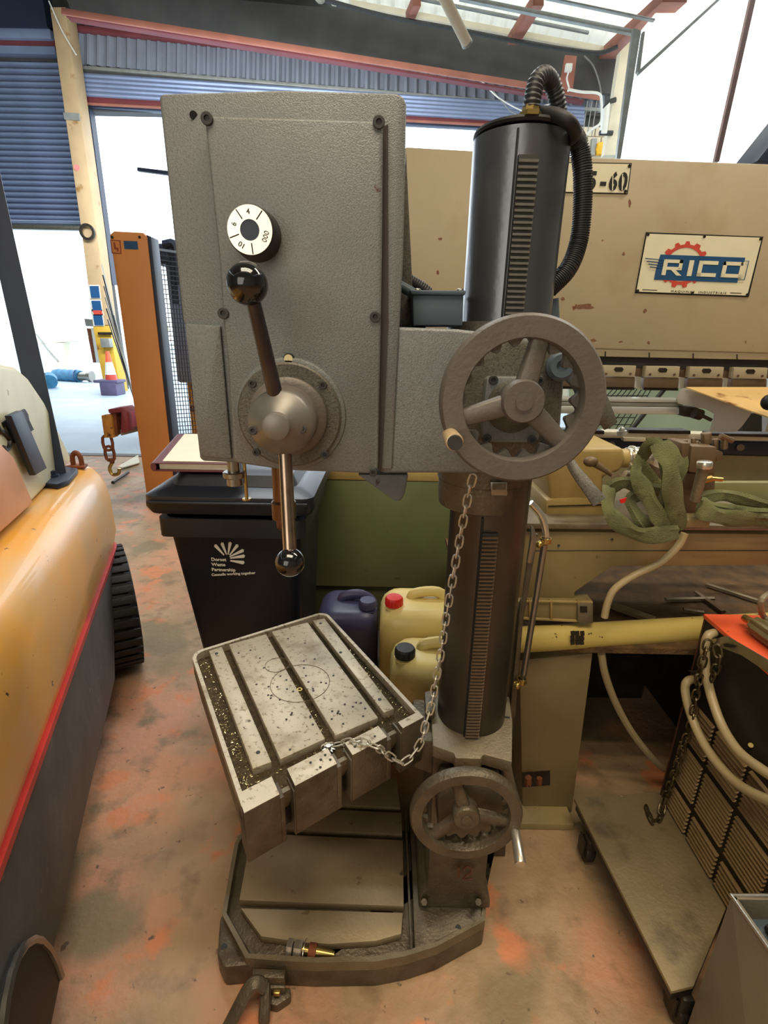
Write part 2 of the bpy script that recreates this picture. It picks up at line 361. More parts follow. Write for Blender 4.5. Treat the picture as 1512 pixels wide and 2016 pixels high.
# far wall pieces (plane Y=16): piers between and beside the two tall doorways
def zat(px, py): return V(px, py, WY).z
hz = V(300, 214, WY).z
pz = [V(x, y, WY) for x, y in [(165, 207), (1150, 262)]]
dl, dr = pz[0].x, pz[1].x
struct('wall_back', MB().box2((-14.2, WY, 0), (-13.6, WY+0.3, 10)).box2((-8.55, WY, 0), (dl, WY+0.3, 10))
       .box2((dr, WY, 0), (dr+0.75, WY+0.3, 10)).box2((-13.6, WY, 7.6), (-8.55, WY+0.3, 10))
       .box2((dl, WY, 7.15), (dr, WY+0.3, 10)), WALLD)
# cream block pier at right end of the far wall
bw = struct('wall_pier', MB().box2((dr-0.2, WY-0.35, 0), (dr+0.85, WY-0.12, V(1150, 266, WY).z)), BRICKC)
for r_ in range(3):
    for k in range(3):
        x0 = dr - 0.2 + k*0.36 - (0.18 if r_ % 2 else 0)
        o = struct('block', MB().box2((max(x0, dr-0.2)+0.01, WY-0.40, zat(1150, 300)+0.22*r_-0.2), (min(x0+0.34, dr+0.85), WY-0.35, zat(1150, 300)+0.22*r_), 0.008), BRICKC, bw)
# corrugated sheeting above the main doorway
def corr_sheet(name, a, b, c, d, n, depth, m, parent=None, out=(0, -1, 0)):
    """a,b = top left/right ; d,c = bottom left/right ; n ribs"""
    mb = MB(); out = vec(out); top = []; bot = []
    for i in range(n*4 + 1):
        t = i/(n*4); k = i % 4; h = depth if k in (1, 2) else 0
        top.append(vec(a).lerp(vec(b), t) + out*h); bot.append(vec(d).lerp(vec(c), t) + out*h)
    T = [mb.bm.verts.new(p) for p in top]; B = [mb.bm.verts.new(p) for p in bot]
    for i in range(len(T) - 1): mb.bm.faces.new((T[i], T[i+1], B[i+1], B[i]))
    return mb
cs = corr_sheet('x', V(150, 38, 15.9), V(1190, 160, 15.9), V(1190, 226, 15.9), V(150, 128, 15.9), 54, 0.09, CORR)
struct('wall_cladding', cs, CORR, None, 20)
def beam_px(name, p0, p1, Y, hpx, thick, m, Y1=None, kind=None):
    """flat beam: p0/p1 upper edge pixels, hpx height in px"""
    Y1 = Y if Y1 is None else Y1
    a, b = V(p0[0], p0[1], Y), V(p1[0], p1[1], Y1)
    c_, d = V(p1[0], p1[1] + hpx, Y1), V(p0[0], p0[1] + hpx, Y)
    return MB().prism([a, b, c_, d], (0, thick, 0), 0.01)
struct('trim_2', beam_px('', (150, 127), (1190, 213), 15.8, 7, 0.15, GALV), GALV)
struct('trim_3', beam_px('', (150, 134), (1190, 220), 15.86, 9, 0.2, GALV), WALLD)
struct('trim_4', beam_px('', (128, 46), (1190, 158), 15.7, 11, 0.15, GALV), CRANED)
struct('trim_5', beam_px('', (150, 188), (1150, 240), 15.86, 13, 0.2, GALV), CRANED)
struct('trim_6', beam_px('', (150, 200), (1150, 253), 15.78, 4, 0.2, GALV), CRANE)
struct('trim_7', beam_px('', (160, 204), (1150, 257), 15.86, 6, 0.2, GALV), STRUT)
# rolled door of the main doorway: horizontal laths
dr2 = struct('door_2', beam_px('', (150, 143), (1150, 214), 15.95, 48, 0.05, SHUT), SHUT)
base_l = V(150, 146, 15.85)
for i in range(5):
    y0 = 144 + i*9
    a = V(155, y0 + 4, 15.84); b = V(1150, y0 + 4 + 66 - i*1.6, 15.84)
    mb = MB().tube([a, b], 0.058, 8)
    struct('lath', mb, SHUT, dr2)
struct('trim_8', MB().prism(Vs([(166, 214), (176, 214), (222, 560), (212, 560)], 15.7), (0, 0.25, 0)), STRUT)   # dark door jamb
struct('trim_9', MB().tube([V(168, 214, 15.6), V(212, 560, 15.6)], 0.02, 6), GALV)
# door_1: partly lowered shutter on the left, slat by slat
d1 = struct('door_1', MB().box2((-13.6, 16.05, 4.6), (-8.5, 16.1, 8.3)), SHUT)
zt1, zb1 = V(80, 118, 15.9).z, V(80, 443, 15.9).z
nsl = 27; pitch = (zt1 - zb1)/nsl
sl0 = None
for i in range(nsl):
    z = zb1 + (i + 0.5)*pitch
    if sl0 is None:
        prof = [(-13.6, 16.04, z - pitch*0.5), (-13.6, 15.95, z - pitch*0.42), (-13.6, 15.90, z - pitch*0.15), (-13.6, 15.90, z + pitch*0.12), (-13.6, 15.97, z + pitch*0.38), (-13.6, 16.04, z + pitch*0.45)]
        sl0 = struct('shutter_slat', MB().prism(prof, (5.1, 0, 0)), SHUT, d1); z0 = z
    else: inst('shutter_slat', sl0, d1, (0, 0, z - z0))
struct('shutter_bottom_bar', MB().box2((-13.6, 15.86, zb1 - 0.12), (-8.5, 16.04, zb1), 0.01), STEEL, d1)
struct('shutter_box', MB().box2((-13.6, 15.7, V(50, 75, 15.7).z), (-8.5, 16.2, V(50, 58, 15.7).z + 0.1), 0.03).box2((-13.6, 15.8, V(50, 106, 15.8).z), (-8.5, 16.1, V(50, 100, 15.8).z + 0.1)), SHUT, d1)
struct('shutter_hood', MB().box2((-13.6, 15.82, V(50, 98, 15.8).z), (-8.5, 16.1, V(50, 76, 15.8).z)), CRANED, d1)
struct('trim_10', MB().box2((-13.6, 15.6, V(50, 56, 15.7).z), (-8.5, 16.0, 10.0)), STRUT)
# crane rail, girder and roof of the far bay
struct('crane_rail', beam_px('', (120, 14), (1185, 184), 12.6, 13, 0.06, CRANE, 14.9), CRANE)
struct('girder_flange', beam_px('', (130, 28), (1150, 196), 12.9, 5, 0.2, CRANE, 15.2), CRANED)
g = Vs([(120, -30), (700, 20), (1212, 110), (1212, 186), (880, 140), (140, 22)], 15.4)
struct('girder_web', MB().prism(g, (0, 0.12, 0)), WALLD)
for px, py in ((326, 34), (436, 52), (782, 107), (981, 137)):
    pass
hang = thing('girder_bracket', 'short red bracket hanging above the right end of the crane rail', 'bracket', V(1118, 150, 14.6))
part('web_plate', MB().prism(Vs([(1113, 108), (1136, 110), (1128, 176), (1102, 172)], 14.6), (0, 0.08, 0), 0.005), CRANE, hang)
part('junction_box', MB().prism(Vs([(1115, 124), (1128, 124), (1126, 140), (1113, 140)], 14.5), (0, 0.09, 0), 0.01), WHITE, hang)
part('cable_tail', MB().tube(Vs([(1120, 140), (1116, 155), (1120, 172), (1118, 180)], 14.45), 0.02, 6, smooth=4), WHITE, hang)
# wires dropping from the end of the crane rail
wr = thing('cable_run', 'thin white cable looping down from the end of the crane rail', 'cable', V(1180, 190, 14.5))
part('cable', MB().tube(Vs([(1118, 176), (1145, 181), (1178, 184), (1184, 200), (1183, 240), (1165, 255), (1150, 270)], 14.4), 0.03, 6, smooth=5), WHITE, wr)
for k, x in enumerate((1157, 1166, 1175)):
    part('strand', MB().tube(Vs([(x, 199), (x - 10, 268)], 14.4), 0.012, 5), GALV, wr)
solo('overhead_wire', MB().tube(Vs([(948, 160), (985, 195), (1040, 222), (1065, 210), (1120, 195)], 15.3), 0.016, 5, smooth=6), WHITE, 'thin pale wire sagging behind the top of the steel column', 'wire')
solo('overhead_wire', MB().tube(Vs([(960, 165), (990, 202), (1010, 222), (1040, 230)], 15.3), 0.012, 5, smooth=6), GALV, 'shorter lower thin wire left of the column top', 'wire')
solo('overhead_wire', MB().tube(Vs([(96, 2), (122, 60), (150, 108)], 15.15), 0.016, 5, smooth=6), WHITE, 'thin wire hanging in front of the yellow post top', 'wire')
solo('hanging_cable', MB().tube(Vs([(1150, 110), (1168, 130), (1180, 165), (1184, 190)], 15.3), 0.02, 5, smooth=6), GALV, 'dark thin cable curving down to the crane rail end', 'cable')
# conduits along the roof edge
solo('roof_conduit', MB().tube(Vs([(640, 0), (760, 32), (900, 58), (1020, 82), (1120, 98), (1180, 104), (1215, 92)], 14.2), 0.045, 8, smooth=4), DARKG, 'dark bundled conduit running along the eave above the girder', 'conduit')
# roof: corrugated translucent sheets rising towards the camera
ra, rb = V(620, 0, WY - 0.2), V(1215, 100, WY - 0.2)
rise = 0.32
rc, rd_ = rb + Vector((0.4, -8.5, 8.5*rise)), ra + Vector((-1.0, -8.5, 8.5*rise))
mb = MB()
ribs = 22
for i in range(ribs*4 + 1): pass
rs = corr_sheet('x', rd_, rc, rb, ra, ribs, 0.06, ROOFT, out=(0, 0, -1))
struct('roof_sheet', rs, ROOFT, None, 20)
struct('roof_end', MB().box2((-1.7, 7.4, 9.9), (9.7, 7.6, 13.5)), WALLM)
struct('roof_side', MB().box2((-1.8, 7.4, 9.9), (-1.6, 16.3, 13.5)), WALLM)
def seg(name, p0, Y0, p1, Y1, hpx, th, m):
    a, b = V(p0[0], p0[1], Y0), V(p1[0], p1[1], Y1); c_, d = V(p1[0], p1[1]+hpx, Y1), V(p0[0], p0[1]+hpx, Y0)
    return struct(name, MB().prism([a, b, c_, d], (0, th, 0), 0.005), m)
seg('purlin', (690, -2), 15.0, (1205, 93), 15.0, 12, 0.10, BRICKC)
seg('purlin', (905, -12), 12.5, (1262, 60), 12.5, 9, 0.10, GALV)
seg('purlin', (800, -12), 14.2, (1160, 60), 14.2, 5, 0.08, GALV)
seg('purlin', (1050, -14), 11.5, (1290, 36), 11.5, 4, 0.08, GALV)
def raft(p0, Y0, p1, Y1, wpx, m=CRANE):
    a, b = V(p0[0], p0[1], Y0), V(p1[0], p1[1], Y1)
    return struct('rafter', MB().prism([V(p0[0]-wpx/2, p0[1], Y0), V(p0[0]+wpx/2, p0[1], Y0), V(p1[0]+wpx/2, p1[1], Y1), V(p1[0]-wpx/2, p1[1], Y1)], (0.02, 0, -0.18), 0.01), m)
raft((820, -10), 13.2, (806, 24), 14.9, 16); raft((1060, -12), 12.6, (1010, 70), 14.9, 22); raft((1330, -20), 12.0, (1205, 98), 15.3, 50)
lp = thing('light_pole', 'cream tube hanging diagonally into the top of the picture', 'tube', V(900, 40, 7.5))
part('tube', MB().cyl(V(862, -30, 7.0), V(918, 82, 7.5), 0.062, n=16), BRICKC, lp)
part('end_cap', MB().cyl(V(917, 80, 7.5), V(920, 87, 7.53), 0.066, n=16), GALV, lp)
# right side: white column and tall daylight panels with dark frames
struct('wall_column', MB().prism(Vs([(1222, 100), (1252, 70), (1222, 305), (1190, 305)], 13.4), (0, 0.2, 0)), BRICKC)
w1 = struct('window_1', MB().prism([V(1256, 66, 12.4), V(1262, 62, 12.4), V(1222, 312, 12.4), V(1215, 312, 12.4)], (0, 0.06, 0)), GALV)
def pane(pts, Y): return struct('pane', MB().prism(Vs(pts, Y), (0, 0.03, 0)), PANEL, w1)
pane([(1262, 60), (1345, -40), (1490, -40), (1409, 318), (1222, 310)], 12.5)
pane([(1496, -40), (1600, -40), (1600, 330), (1414, 318)], 12.5)
struct('window_frame', MB().prism(Vs([(1487, -40), (1497, -40), (1416, 318), (1407, 318)], 12.3), (0, 0.08, 0)), mat('brown_frame', (120, 92, 82), 0.6), w1)
struct('window_frame', MB().prism(Vs([(1256, 140), (1425, -14), (1432, -14), (1258, 147)], 12.2), (0, 0.08, 0)), GALV, w1)
struct('window_frame', MB().prism(Vs([(1266, 62), (1270, 62), (1260, 142), (1254, 142)], 12.25), (0, 0.08, 0)), GALV, w1)
struct('wall_upright', MB().prism(Vs([(1248, 55), (1262, 60), (1254, 80), (1222, 312), (1214, 312), (1243, 90)], 12.15), (0, 0.1, 0)), GALV)
ylm = thing('warning_lamp', 'small yellow lamp housing on the cream pier above the press brake', 'lamp', V(1184, 290, 14.6))
part('housing', MB().prism(Vs([(1178, 280), (1190, 278), (1193, 290), (1190, 303), (1177, 303), (1175, 292)], 15.42), (0, 0.16, 0), 0.02), mat('lamp_yellow', (240, 180, 30), 0.4), ylm)
part('backplate', MB().prism(Vs([(1166, 272), (1176, 272), (1172, 305), (1163, 305)], 15.5), (0, 0.1, 0)), GALV, ylm)
fl = thing('floodlight', 'white floodlight with a black bracket under the girder by the right pier', 'lamp', V(1195, 220, 14.0))
part('housing', MB().prism(Vs([(1191, 210), (1202, 200), (1196, 262), (1184, 262)], 13.28), (0, 0.14, 0), 0.02), WHITE, fl)
part('bracket', MB().tube(Vs([(1190, 214), (1200, 200), (1212, 196)], 13.36), 0.05, 8).tube(Vs([(1180, 262), (1206, 262)], 13.36), 0.05, 8), DARKG, fl)
# ------------------------------------------------------------------ yellow building post with notices
yp = thing('steel_post', 'tall faded yellow steel column between the two tall doorways with notices on it', 'post', (V(213, 752, 15.2).x, 15.2, 0))
def ypx(y): return 97 + (y - 20)*0.146 if y < 450 else 97 + 430*0.146 + (y - 450)*0.119
part('shaft', MB().prism(Vs([(ypx(20)+1, 14), (ypx(20)+31, 14), (ypx(450)+30, 450), (ypx(640)+32, 640), (ypx(640), 640), (ypx(450), 450)], 15.2), (0, 0.45, 0), 0.01), POSTY, yp)
part('foot', MB().prism([V(ypx(640), 641, 15.2), V(ypx(640)+33, 641, 15.2), (V(236, 760, 15.2).x, 15.2, 0), (V(205, 760, 15.2).x, 15.2, 0)], (0, 0.45, 0), 0.01), POSTB, yp)
part('splice_band', MB().prism(Vs([(124, 221), (155, 223), (157, 237), (127, 235)], 15.15), (0, 0.04, 0)), GALV, yp)
part('shackle', MB().ring([(0.14, 0), (0.2, 0), (0.2, 0.06), (0.14, 0.06)], V(173, 457, 15.1), (0, -1, 0), 20), DIRTY, yp)
for (y0, y1, mm) in ((563, 586, SBLUE), (592, 611, SBLUE), (611, 619, SRED), (621, 640, SBLUE)):
    xo = ypx(y0) + 3
    part('notice', MB().prism(Vs([(xo, y0), (xo+17, y0), (xo+20, y1), (xo+3, y1)], 15.15), (0, 0.03, 0)), mm, yp)
    part('notice_border', MB().prism(Vs([(xo-2, y0-2), (xo+19, y0-2), (xo+22, y1+2), (xo+1, y1+2)], 15.18), (0, 0.02, 0)), WHITE, yp)
part('switch_box', MB().prism(Vs([(196, 666), (214, 666), (217, 684), (199, 684)], 15.0), (0, 0.2, 0), 0.02), GALV, yp)
part('stiffener', MB().prism(Vs([(192, 654), (220, 654), (221, 659), (193, 659)], 15.12), (0, 0.05, 0)), DIRTY, yp)
# ------------------------------------------------------------------ outside
cn = thing('traffic_cone', 'orange and white traffic cone on a dark base at the foot of the yellow post', 'cone', (V(222, 765, 14.5).x, 14.5, 0))
cz = Vector((V(222, 765, 14.5).x, 14.5, 0))
part('base', MB().box((cz.x, cz.y, 0.18), (0.46, 0.5, 0.36), None, 0.03).box((cz.x - 0.05, cz.y, 0.38), (0.66, 0.5, 0.08), None, 0.02), mat('cone_base_violet', (92, 84, 112), 0.6), cn)
ch = 0.75
def cone_r(t): return 0.16*(1 - t) + 0.045*t
for nm, a, b, mm in (('lower_band', 0, .18, SRED), ('sleeve', .18, .62, WHITE), ('tip', .62, 1.0, mat('cone_orange', (232, 96, 60), 0.5))):
    part(nm, MB().lathe([(cone_r(a), 0.42 + a*ch), (cone_r(b), 0.42 + b*ch)], (cz.x, cz.y, 0), (0, 0, 1), 16), mm, cn)
for (pa, pb, r_, lab) in (((100, 762), (122, 762), 0.22, 'nearer blue tarpaulin roll lying behind the black forklift strut'), ((128, 750), (160, 752), 0.2, 'farther blue tarpaulin roll with a metal end fitting in the yard')):
    a = Z(pa[0], pa[1], 0.0) + Vector((0, 0, r_)); b = Z(pb[0], pb[1], 0.0) + Vector((0, 0, r_)); b.y = b.y if lab[0] == 'f' else a.y - 0.5
    tp = thing('tarpaulin_roll', lab, 'tarpaulin', (a.x, a.y, 0))
    pts = [a.lerp(b, t/8) + Vector((0, 0, 0.015*math.sin(t*2.1))) for t in range(-4, 9)]
    part('cover', MB().tube(pts, r_, 14), TARP, tp)
    part('rope', MB().tube([b + Vector((-0.12, (r_+0.01)*math.cos(q*PI/6), (r_+0.01)*math.sin(q*PI/6))) for q in range(12)], 0.02, 5, closed=True), SBLUE, tp)
    if lab[0] == 'f':
        part('end_fitting', MB().cyl(b, b + Vector((0.35, -0.05, 0)), 0.15, 0.14, 16).cyl(b + Vector((0.33, -0.05, 0)), b + Vector((0.45, -0.06, 0)), 0.19, 0.19, 16), STEEL, tp)
        part('cradle', MB().box2((a.x + 0.2, a.y - 0.15, 0), (a.x + 0.5, a.y + 0.15, r_*0.5)), DIRTY, tp)
gp = thing('gate_post', 'rusty and white gate post leaning beside the yellow steel post outside', 'post', (V(185, 715, 17.5).x, 17.5, 0))
gb = Z(206, 756, 0)
part('white_panel', MB().prism(Vs([(178, 645), (192, 647), (202, 716), (189, 714)], 17.0), (0, 0.12, 0), 0.02), WHITE, gp)
part('rusty_stile', MB().prism(Vs([(170, 646), (178, 647), (189, 714), (183, 714)], 17.0), (0, 0.1, 0), 0.01), RUSTM, gp)
part('cap', MB().prism(Vs([(165, 627), (194, 630), (193, 644), (168, 642)], 16.9), (0, 0.25, 0), 0.02), GALV, gp)
part('foot_pole', MB().tube([V(199, 680, 17.0), V(207, 757, 17.0)], 0.05, 8), RUSTM, gp)
# pale far heap and trailer seen in the glare
heap = thing('parked_trailer', 'faint pale flat trailer in the glare outside behind the tarpaulins', 'trailer', (V(120, 690, 24).x, 24, 0))
part('bed', MB().prism(Vs([(60, 668), (150, 664), (152, 672), (62, 678)], 24), (0, 1.0, 0), 0.02), BRICKC, heap)
part('drawbar', MB().tube(Vs([(72, 658), (95, 690), (115, 712)], 24), 0.05, 6), GALV, heap)
part('stand', MB().prism([V(95, 675, 24), V(125, 675, 24), (V(112, 720, 24).x + 0.2, 24, 0), (V(108, 720, 24).x - 0.2, 24, 0)], (0, 0.5, 0)), BRICKC, heap)

# ------------------------------------------------------------------ orange guard post and wire mesh (Y ~ 4.6)
GY = 5.0
gp_ = thing('guard_post', 'tall orange guard post with a small logo and blue plate at its top', 'post', (V(300, 1000, GY).x, GY, 0))
fp = [V(216, 462, GY), V(224, 455, GY), V(281, 458, GY), V(289, 466, GY), (V(336, 905, GY).x, GY, 0), (V(290, 985, GY).x, GY, 0)]
part('front_panel', MB().prism(fp, (0, 0.05, 0), 0.006), POSTO, gp_)
part('side_channel', MB().prism([V(288, 462, GY+.01), V(297, 466, GY+.01), (V(344, 905, GY).x, GY+.01, 0.0), (V(336, 905, GY).x - .03, GY+.01, 0.0)], (0, 0.16, 0), 0.004), STRUT, gp_)
part('logo_plate', MB().prism(Vs([(217, 472), (237, 473), (239, 500), (220, 499)], GY-.004), (0, 0.004, 0)), mat('logo_dark_red', (150, 70, 50), 0.5), gp_)
part('logo_field', MB().prism(Vs([(219, 474), (235, 475), (237, 498), (222, 497)], GY-.006), (0, 0.003, 0)), POSTO, gp_)
part('logo_mark', MB().prism(Vs([(223, 477), (226, 477), (228, 487), (233, 488), (233, 495), (230, 495), (230, 491), (225, 491)], GY-.009), (0, 0.003, 0)), MATS['logo_dark_red'], gp_)
part('blue_plate', MB().prism(Vs([(243, 474), (270, 475), (272, 491), (245, 490)], GY-.005), (0, 0.005, 0)), SBLUE, gp_)
for q in ((221, 467), (275, 467)):
    mb = MB(); screw(mb, V(q[0], q[1], GY), 0.012, h=0.006); part('screw', mb, DIRTY, gp_)
mp_ = thing('mesh_guard', 'black welded wire mesh panel beside the orange guard post', 'guard', (V(340, 900, GY+.1).x, GY+.1, 0))
mb = MB(); NV, NH = 12, 46
TL, TR, BL, BR = V(298, 490, GY+.12), V(370, 500, GY+.9), V(344, 895, GY+.12), V(402, 890, GY+.9)
BL.z = max(BL.z, 0.1); 
for i in range(NV + 1):
    t = i/NV; a, b = TL.lerp(TR, t), BL.lerp(BR, t); mb.tube([a, b], 0.004, 4, cap=False)
for j in range(NH + 1):
    t = j/NH; a, b = TL.lerp(BL, t), TR.lerp(BR, t); mb.tube([a, b], 0.004, 4, cap=False)
part('wire_grid', mb, WIRE, mp_, kind='stuff')
part('mesh_frame', MB().tube([TL, TR], 0.015, 6).tube([BL, BR], 0.015, 6).tube([BL, (BL.x, BL.y, 0)], 0.02, 6), WIRE, mp_)
bm_ = thing('guarded_machine', 'dark machine with yellow strip and coiled hoses behind the wire mesh guard', 'machine', (V(350, 700, 6.6).x, 6.6, 0))
q0 = V(322, 505, 6.6); q1 = V(400, 505, 6.6)
part('cabinet', MB().box2((q0.x, 6.6, 1.05), (q1.x + 0.3, 7.2, V(350, 520, 6.6).z), 0.03), SHUT, bm_)
part('plinth', MB().box2((q0.x+0.1, 6.65, 0.0), (q1.x + 0.3, 7.1, 1.05)), RUSTY, bm_)
part('hood', MB().prism(Vs([(296, 480), (318, 478), (340, 490), (352, 520), (300, 520)], 6.5), (0, 0.4, 0), 0.03), STRUT, bm_)
part('hoses', MB().tube(Vs([(322, 482), (345, 486), (352, 560)], 6.4), 0.05, 8, smooth=5).tube(Vs([(328, 492), (338, 496), (346, 600)], 6.42), 0.04, 8, smooth=5), STRUT, bm_)
part('yellow_strip', MB().prism(Vs([(316, 640), (328, 640), (334, 760), (322, 755)], 5.9), (0, 0.05, 0), 0.01), mat('hi_vis_yellow', (250, 220, 90), 0.5), bm_)
part('signal_arm', MB().prism([V(270, 329, 6.6), V(345, 338, 6.6), V(345, 346, 6.6), V(270, 336, 6.6)], (0, .05, 0)), STRUT, bm_)
part('signal_mast', MB().tube([V(345, 341, 6.63), V(352, 520, 6.63)], .03, 8), STRUT, bm_)
lb_ = thing('strip_bundle', 'bundle of long pale and dark strips leaning left of the orange guard post', 'strips', Z(292, 888, 0))
for k in range(6):
    a = V(200 + k*2.5, 520 + k*22, 8.6); b = Z(286 + k*3, 870 + k*5, 0.02)
    part('strip', MB().tube([a, b], .022, 4, flat=(1, .5)), (WHITE, STRUT, GALV)[k % 3], lb_)
part('paint_spot', MB().cyl(V(151, 330, 15.17), V(151, 330, 15.2), .07, n=12), SRED, yp)
# ------------------------------------------------------------------ jib with hook
jb = thing('jib_arm', 'rusty yellow and pink lifting jib poking out left of the orange guard post', 'lifting jib', (V(250, 850, 4.9).x, 4.9, 0))
JY = 5.0
part('beam', MB().prism([V(224, 818, JY), V(300, 800, JY+.5), V(300, 835, JY+.5), V(224, 842, JY)], (0, 0.1, 0), 0.006), RUSTY, jb)
part('end_plate', MB().prism(Vs([(199, 818), (219, 816), (224, 862), (205, 862)], JY-.05), (0, 0.1, 0), 0.006), RUSTY, jb)
part('nose', MB().prism(Vs([(216, 814), (228, 812), (232, 855), (222, 860)], JY-.02), (0.01, 0.1, 0), 0.006), RUSTM, jb)
part('clamp', MB().prism(Vs([(212, 806), (240, 802), (250, 812), (254, 848), (246, 853), (238, 852), (238, 812), (214, 814)], JY-.06), (0, 0.22, 0), 0.008), DRED, jb)
part('pink_sleeve', MB().prism([V(250, 812, JY-.03), V(300, 798, JY+.3), V(300, 832, JY+.3), V(254, 842, JY-.03)], (0, 0.16, 0), 0.006), mat('faded_pink_paint', (190, 96, 118), 0.5), jb)
part('lower_channel', MB().prism([V(236, 846, JY-.02), V(300, 834, JY+.3), V(300, 842, JY+.3), V(238, 858, JY-.02)], (0, 0.1, 0), 0.004), GALV, jb)
part('support_leg', MB().prism([V(300, 800, JY+.5), V(316, 800, JY+.5), (V(316, 900, JY+.5).x, JY+.5, 0), (V(300, 900, JY+.5).x, JY+.5, 0)], (0, 0.1, 0)), RUSTY, jb)
def link(mb, c, L, W, r, d, up):
    """one chain link centred c, long axis d, wide axis up"""
    d, up = vec(d).normalized(), vec(up); up = (up - d*up.dot(d)).normalized(); c = vec(c); pts = []
    h = L/2 - W/2
    for k in range(12):
        t = 2*PI*k/12; e = h if math.cos(t) > 0.01 else (-h if math.cos(t) < -0.01 else 0)
        if abs(math.cos(t)) < 0.01:
            pts.append(c + up*math.sin(t)*W/2); continue
        pts.append(c + d*(e + math.cos(t)*W/2) + up*math.sin(t)*W/2)
    mb.tube(pts, r, 6, closed=True, up=d.cross(up)); return mb
hk = thing('hook_chain', 'short rusty chain with a lifting hook hanging from the end of the yellow jib', 'chain', V(210, 862, JY))
for k, (p, u) in enumerate((((212, 872), (1, 0.2, 0)), ((216, 893), (1, 0, 0)))):
    mb = MB(); link(mb, V(p[0], p[1], JY), 0.15, 0.09, 0.015, (0, 0, 1), u); part('link', mb, RUSTM, hk)
part('swivel', MB().cyl(V(220, 902, JY), V(221, 912, JY), 0.03, 0.02), RUSTM, hk)
part('hook', MB().tube(Vs([(221, 910), (216, 922), (222, 934), (233, 932), (235, 922)], JY), 0.018, 8, smooth=5), BRASS, hk)
for (a, b, c_, d, lab) in (((238, 918), (268, 898), (272, 905), (246, 918), 'pale flat offcut lying on the floor behind the forklift'),):
    solo('floor_plate', MB().prism(Zs([(232, 920), (272, 897), (275, 912), (240, 922)], 0.02), (0, 0, 0.012)), PAPER, lab, 'offcut')
solo('steel_bar', MB().tube([Z(222, 950, 0.03), Z(252, 930, 0.03)], 0.02, 6), DIRTY, 'dark thin bar on the floor right of the forklift corner', 'bar')

# ================================================================== forklift (left)
SN = Vector((1, 0.362, 0)).normalized(); SD = Vector((-0.362, 1, 0)).normalized(); SP = Vector((-0.747, 0.719, 0))
def S(px, py, off=0.0): return PL(px, py, SP + SN*off, SN)
fk = thing('forklift', 'orange yellow forklift rear with red stripe and dark counterweight at the left edge', 'forklift', (-1.3, 1.3, 0))
# outline seen from above (outer skin), from camera side to rear corner and round to the left
def body_outline(back=2.50, r=0.17):
    P = [SP + SD*(-0.75), SP + SD*0.2, SP + SD*0.9]
    e = SP + SD*((back - 0.719 - r)/SD.y)
    P.append(e); cc = e - SN*r
    for k in range(1, 7):
        t = k/6*PI*0.5; P.append(cc + SN*r*math.cos(t) + SD*r*math.sin(t))
    P.append(cc + SD*r - SN*0.8)
    P.append(SP + SD*(-0.75) - SN*1.0)
    return P
cen = Vector((-1.6, 1.3, 0))
def ringz(z, inset, back=2.50):
    O0 = body_outline(back); out = []
    m = len(O0)
    for i, p in enumerate(O0):
        a, b = O0[(i-1) % m], O0[(i+1) % m]; t = (b - a).normalized(); nrm = Vector((t.y, -t.x, 0))
        if nrm.dot(p - cen) < 0: nrm = -nrm
        out.append(Vector((p.x, p.y, z)) - nrm*inset)
    return out
ZT = 1.03
part('body_shell', MB().loft([ringz(0.62, 0.01), ringz(0.70, -0.010), ringz(0.86, -0.008), ringz(0.935, 0.002), ringz(0.98, 0.02), ringz(1.012, 0.045), ringz(1.026, 0.08), ringz(ZT, 0.12)]), YEL, fk, 'orange yellow upper shell', angle=50)
part('counterweight', MB().loft([ringz(0.14, 0.03, 1.98), ringz(0.2, 0.0, 2.02), ringz(0.4, 0.0, 2.2), ringz(0.60, 0.0, 2.42)]), FGREY, fk, 'rough dark grey lower weight', angle=50)
mb = MB(); R1, R2, R3, R4 = ringz(0.60, -0.004, 2.46), ringz(0.625, -0.006, 2.48), ringz(0.625, 0.05, 2.48), ringz(0.60, 0.05, 2.46)
mb.loft([R1, R2, R3, R4, R1], cap=False); part('stripe', mb, RED, fk, 'red stripe')
# wheel arch recess with rim, near the camera
ac = S(0, 2100); ac = SP + SD*(-0.09); ac.z = 0.14
arch = [ac + SD*(0.17*math.cos(t)) + Vector((0, 0, 0.30*math.sin(t))) + SN*0.012 for t in [PI*k/14 for k in range(15)]]
part('wheel_arch', MB().prism(arch, -SN*0.03), BLKM, fk)
part('arch_lip', MB().tube(arch, 0.009, 6), STEEL, fk)
# hood: cream block behind the struts, slanting sides
def P2(px, py, off): return S(px, py, off)
h0 = [P2(-120, 700, -.15), P2(0, 716, -.15), P2(34, 722, -.15), P2(56, 742, -.15), P2(88, 790, -.15), P2(146, 918, -.15), P2(100, 960, -.15), P2(0, 1055, -.15), P2(-140, 1200, -.15)]
for p in h0[5:]: p.z = max(p.z, ZT)
h0[6].z = h0[7].z = h0[8].z = ZT + .002; h0[5].z = ZT + .002
part('hood', MB().prism(h0, -SN*0.5, 0.02, 3), FCREAM, fk, 'cream painted hood with black letters')
part('side_panel', MB().prism([P2(-60, 880, -.13), P2(0, 872, -.13), P2(28, 900, -.13), P2(66, 990, -.13), P2(0, 1050, -.13), P2(-60, 1110, -.13)], -SN*0.02, 0.006), FORG, fk, 'faded orange panel')
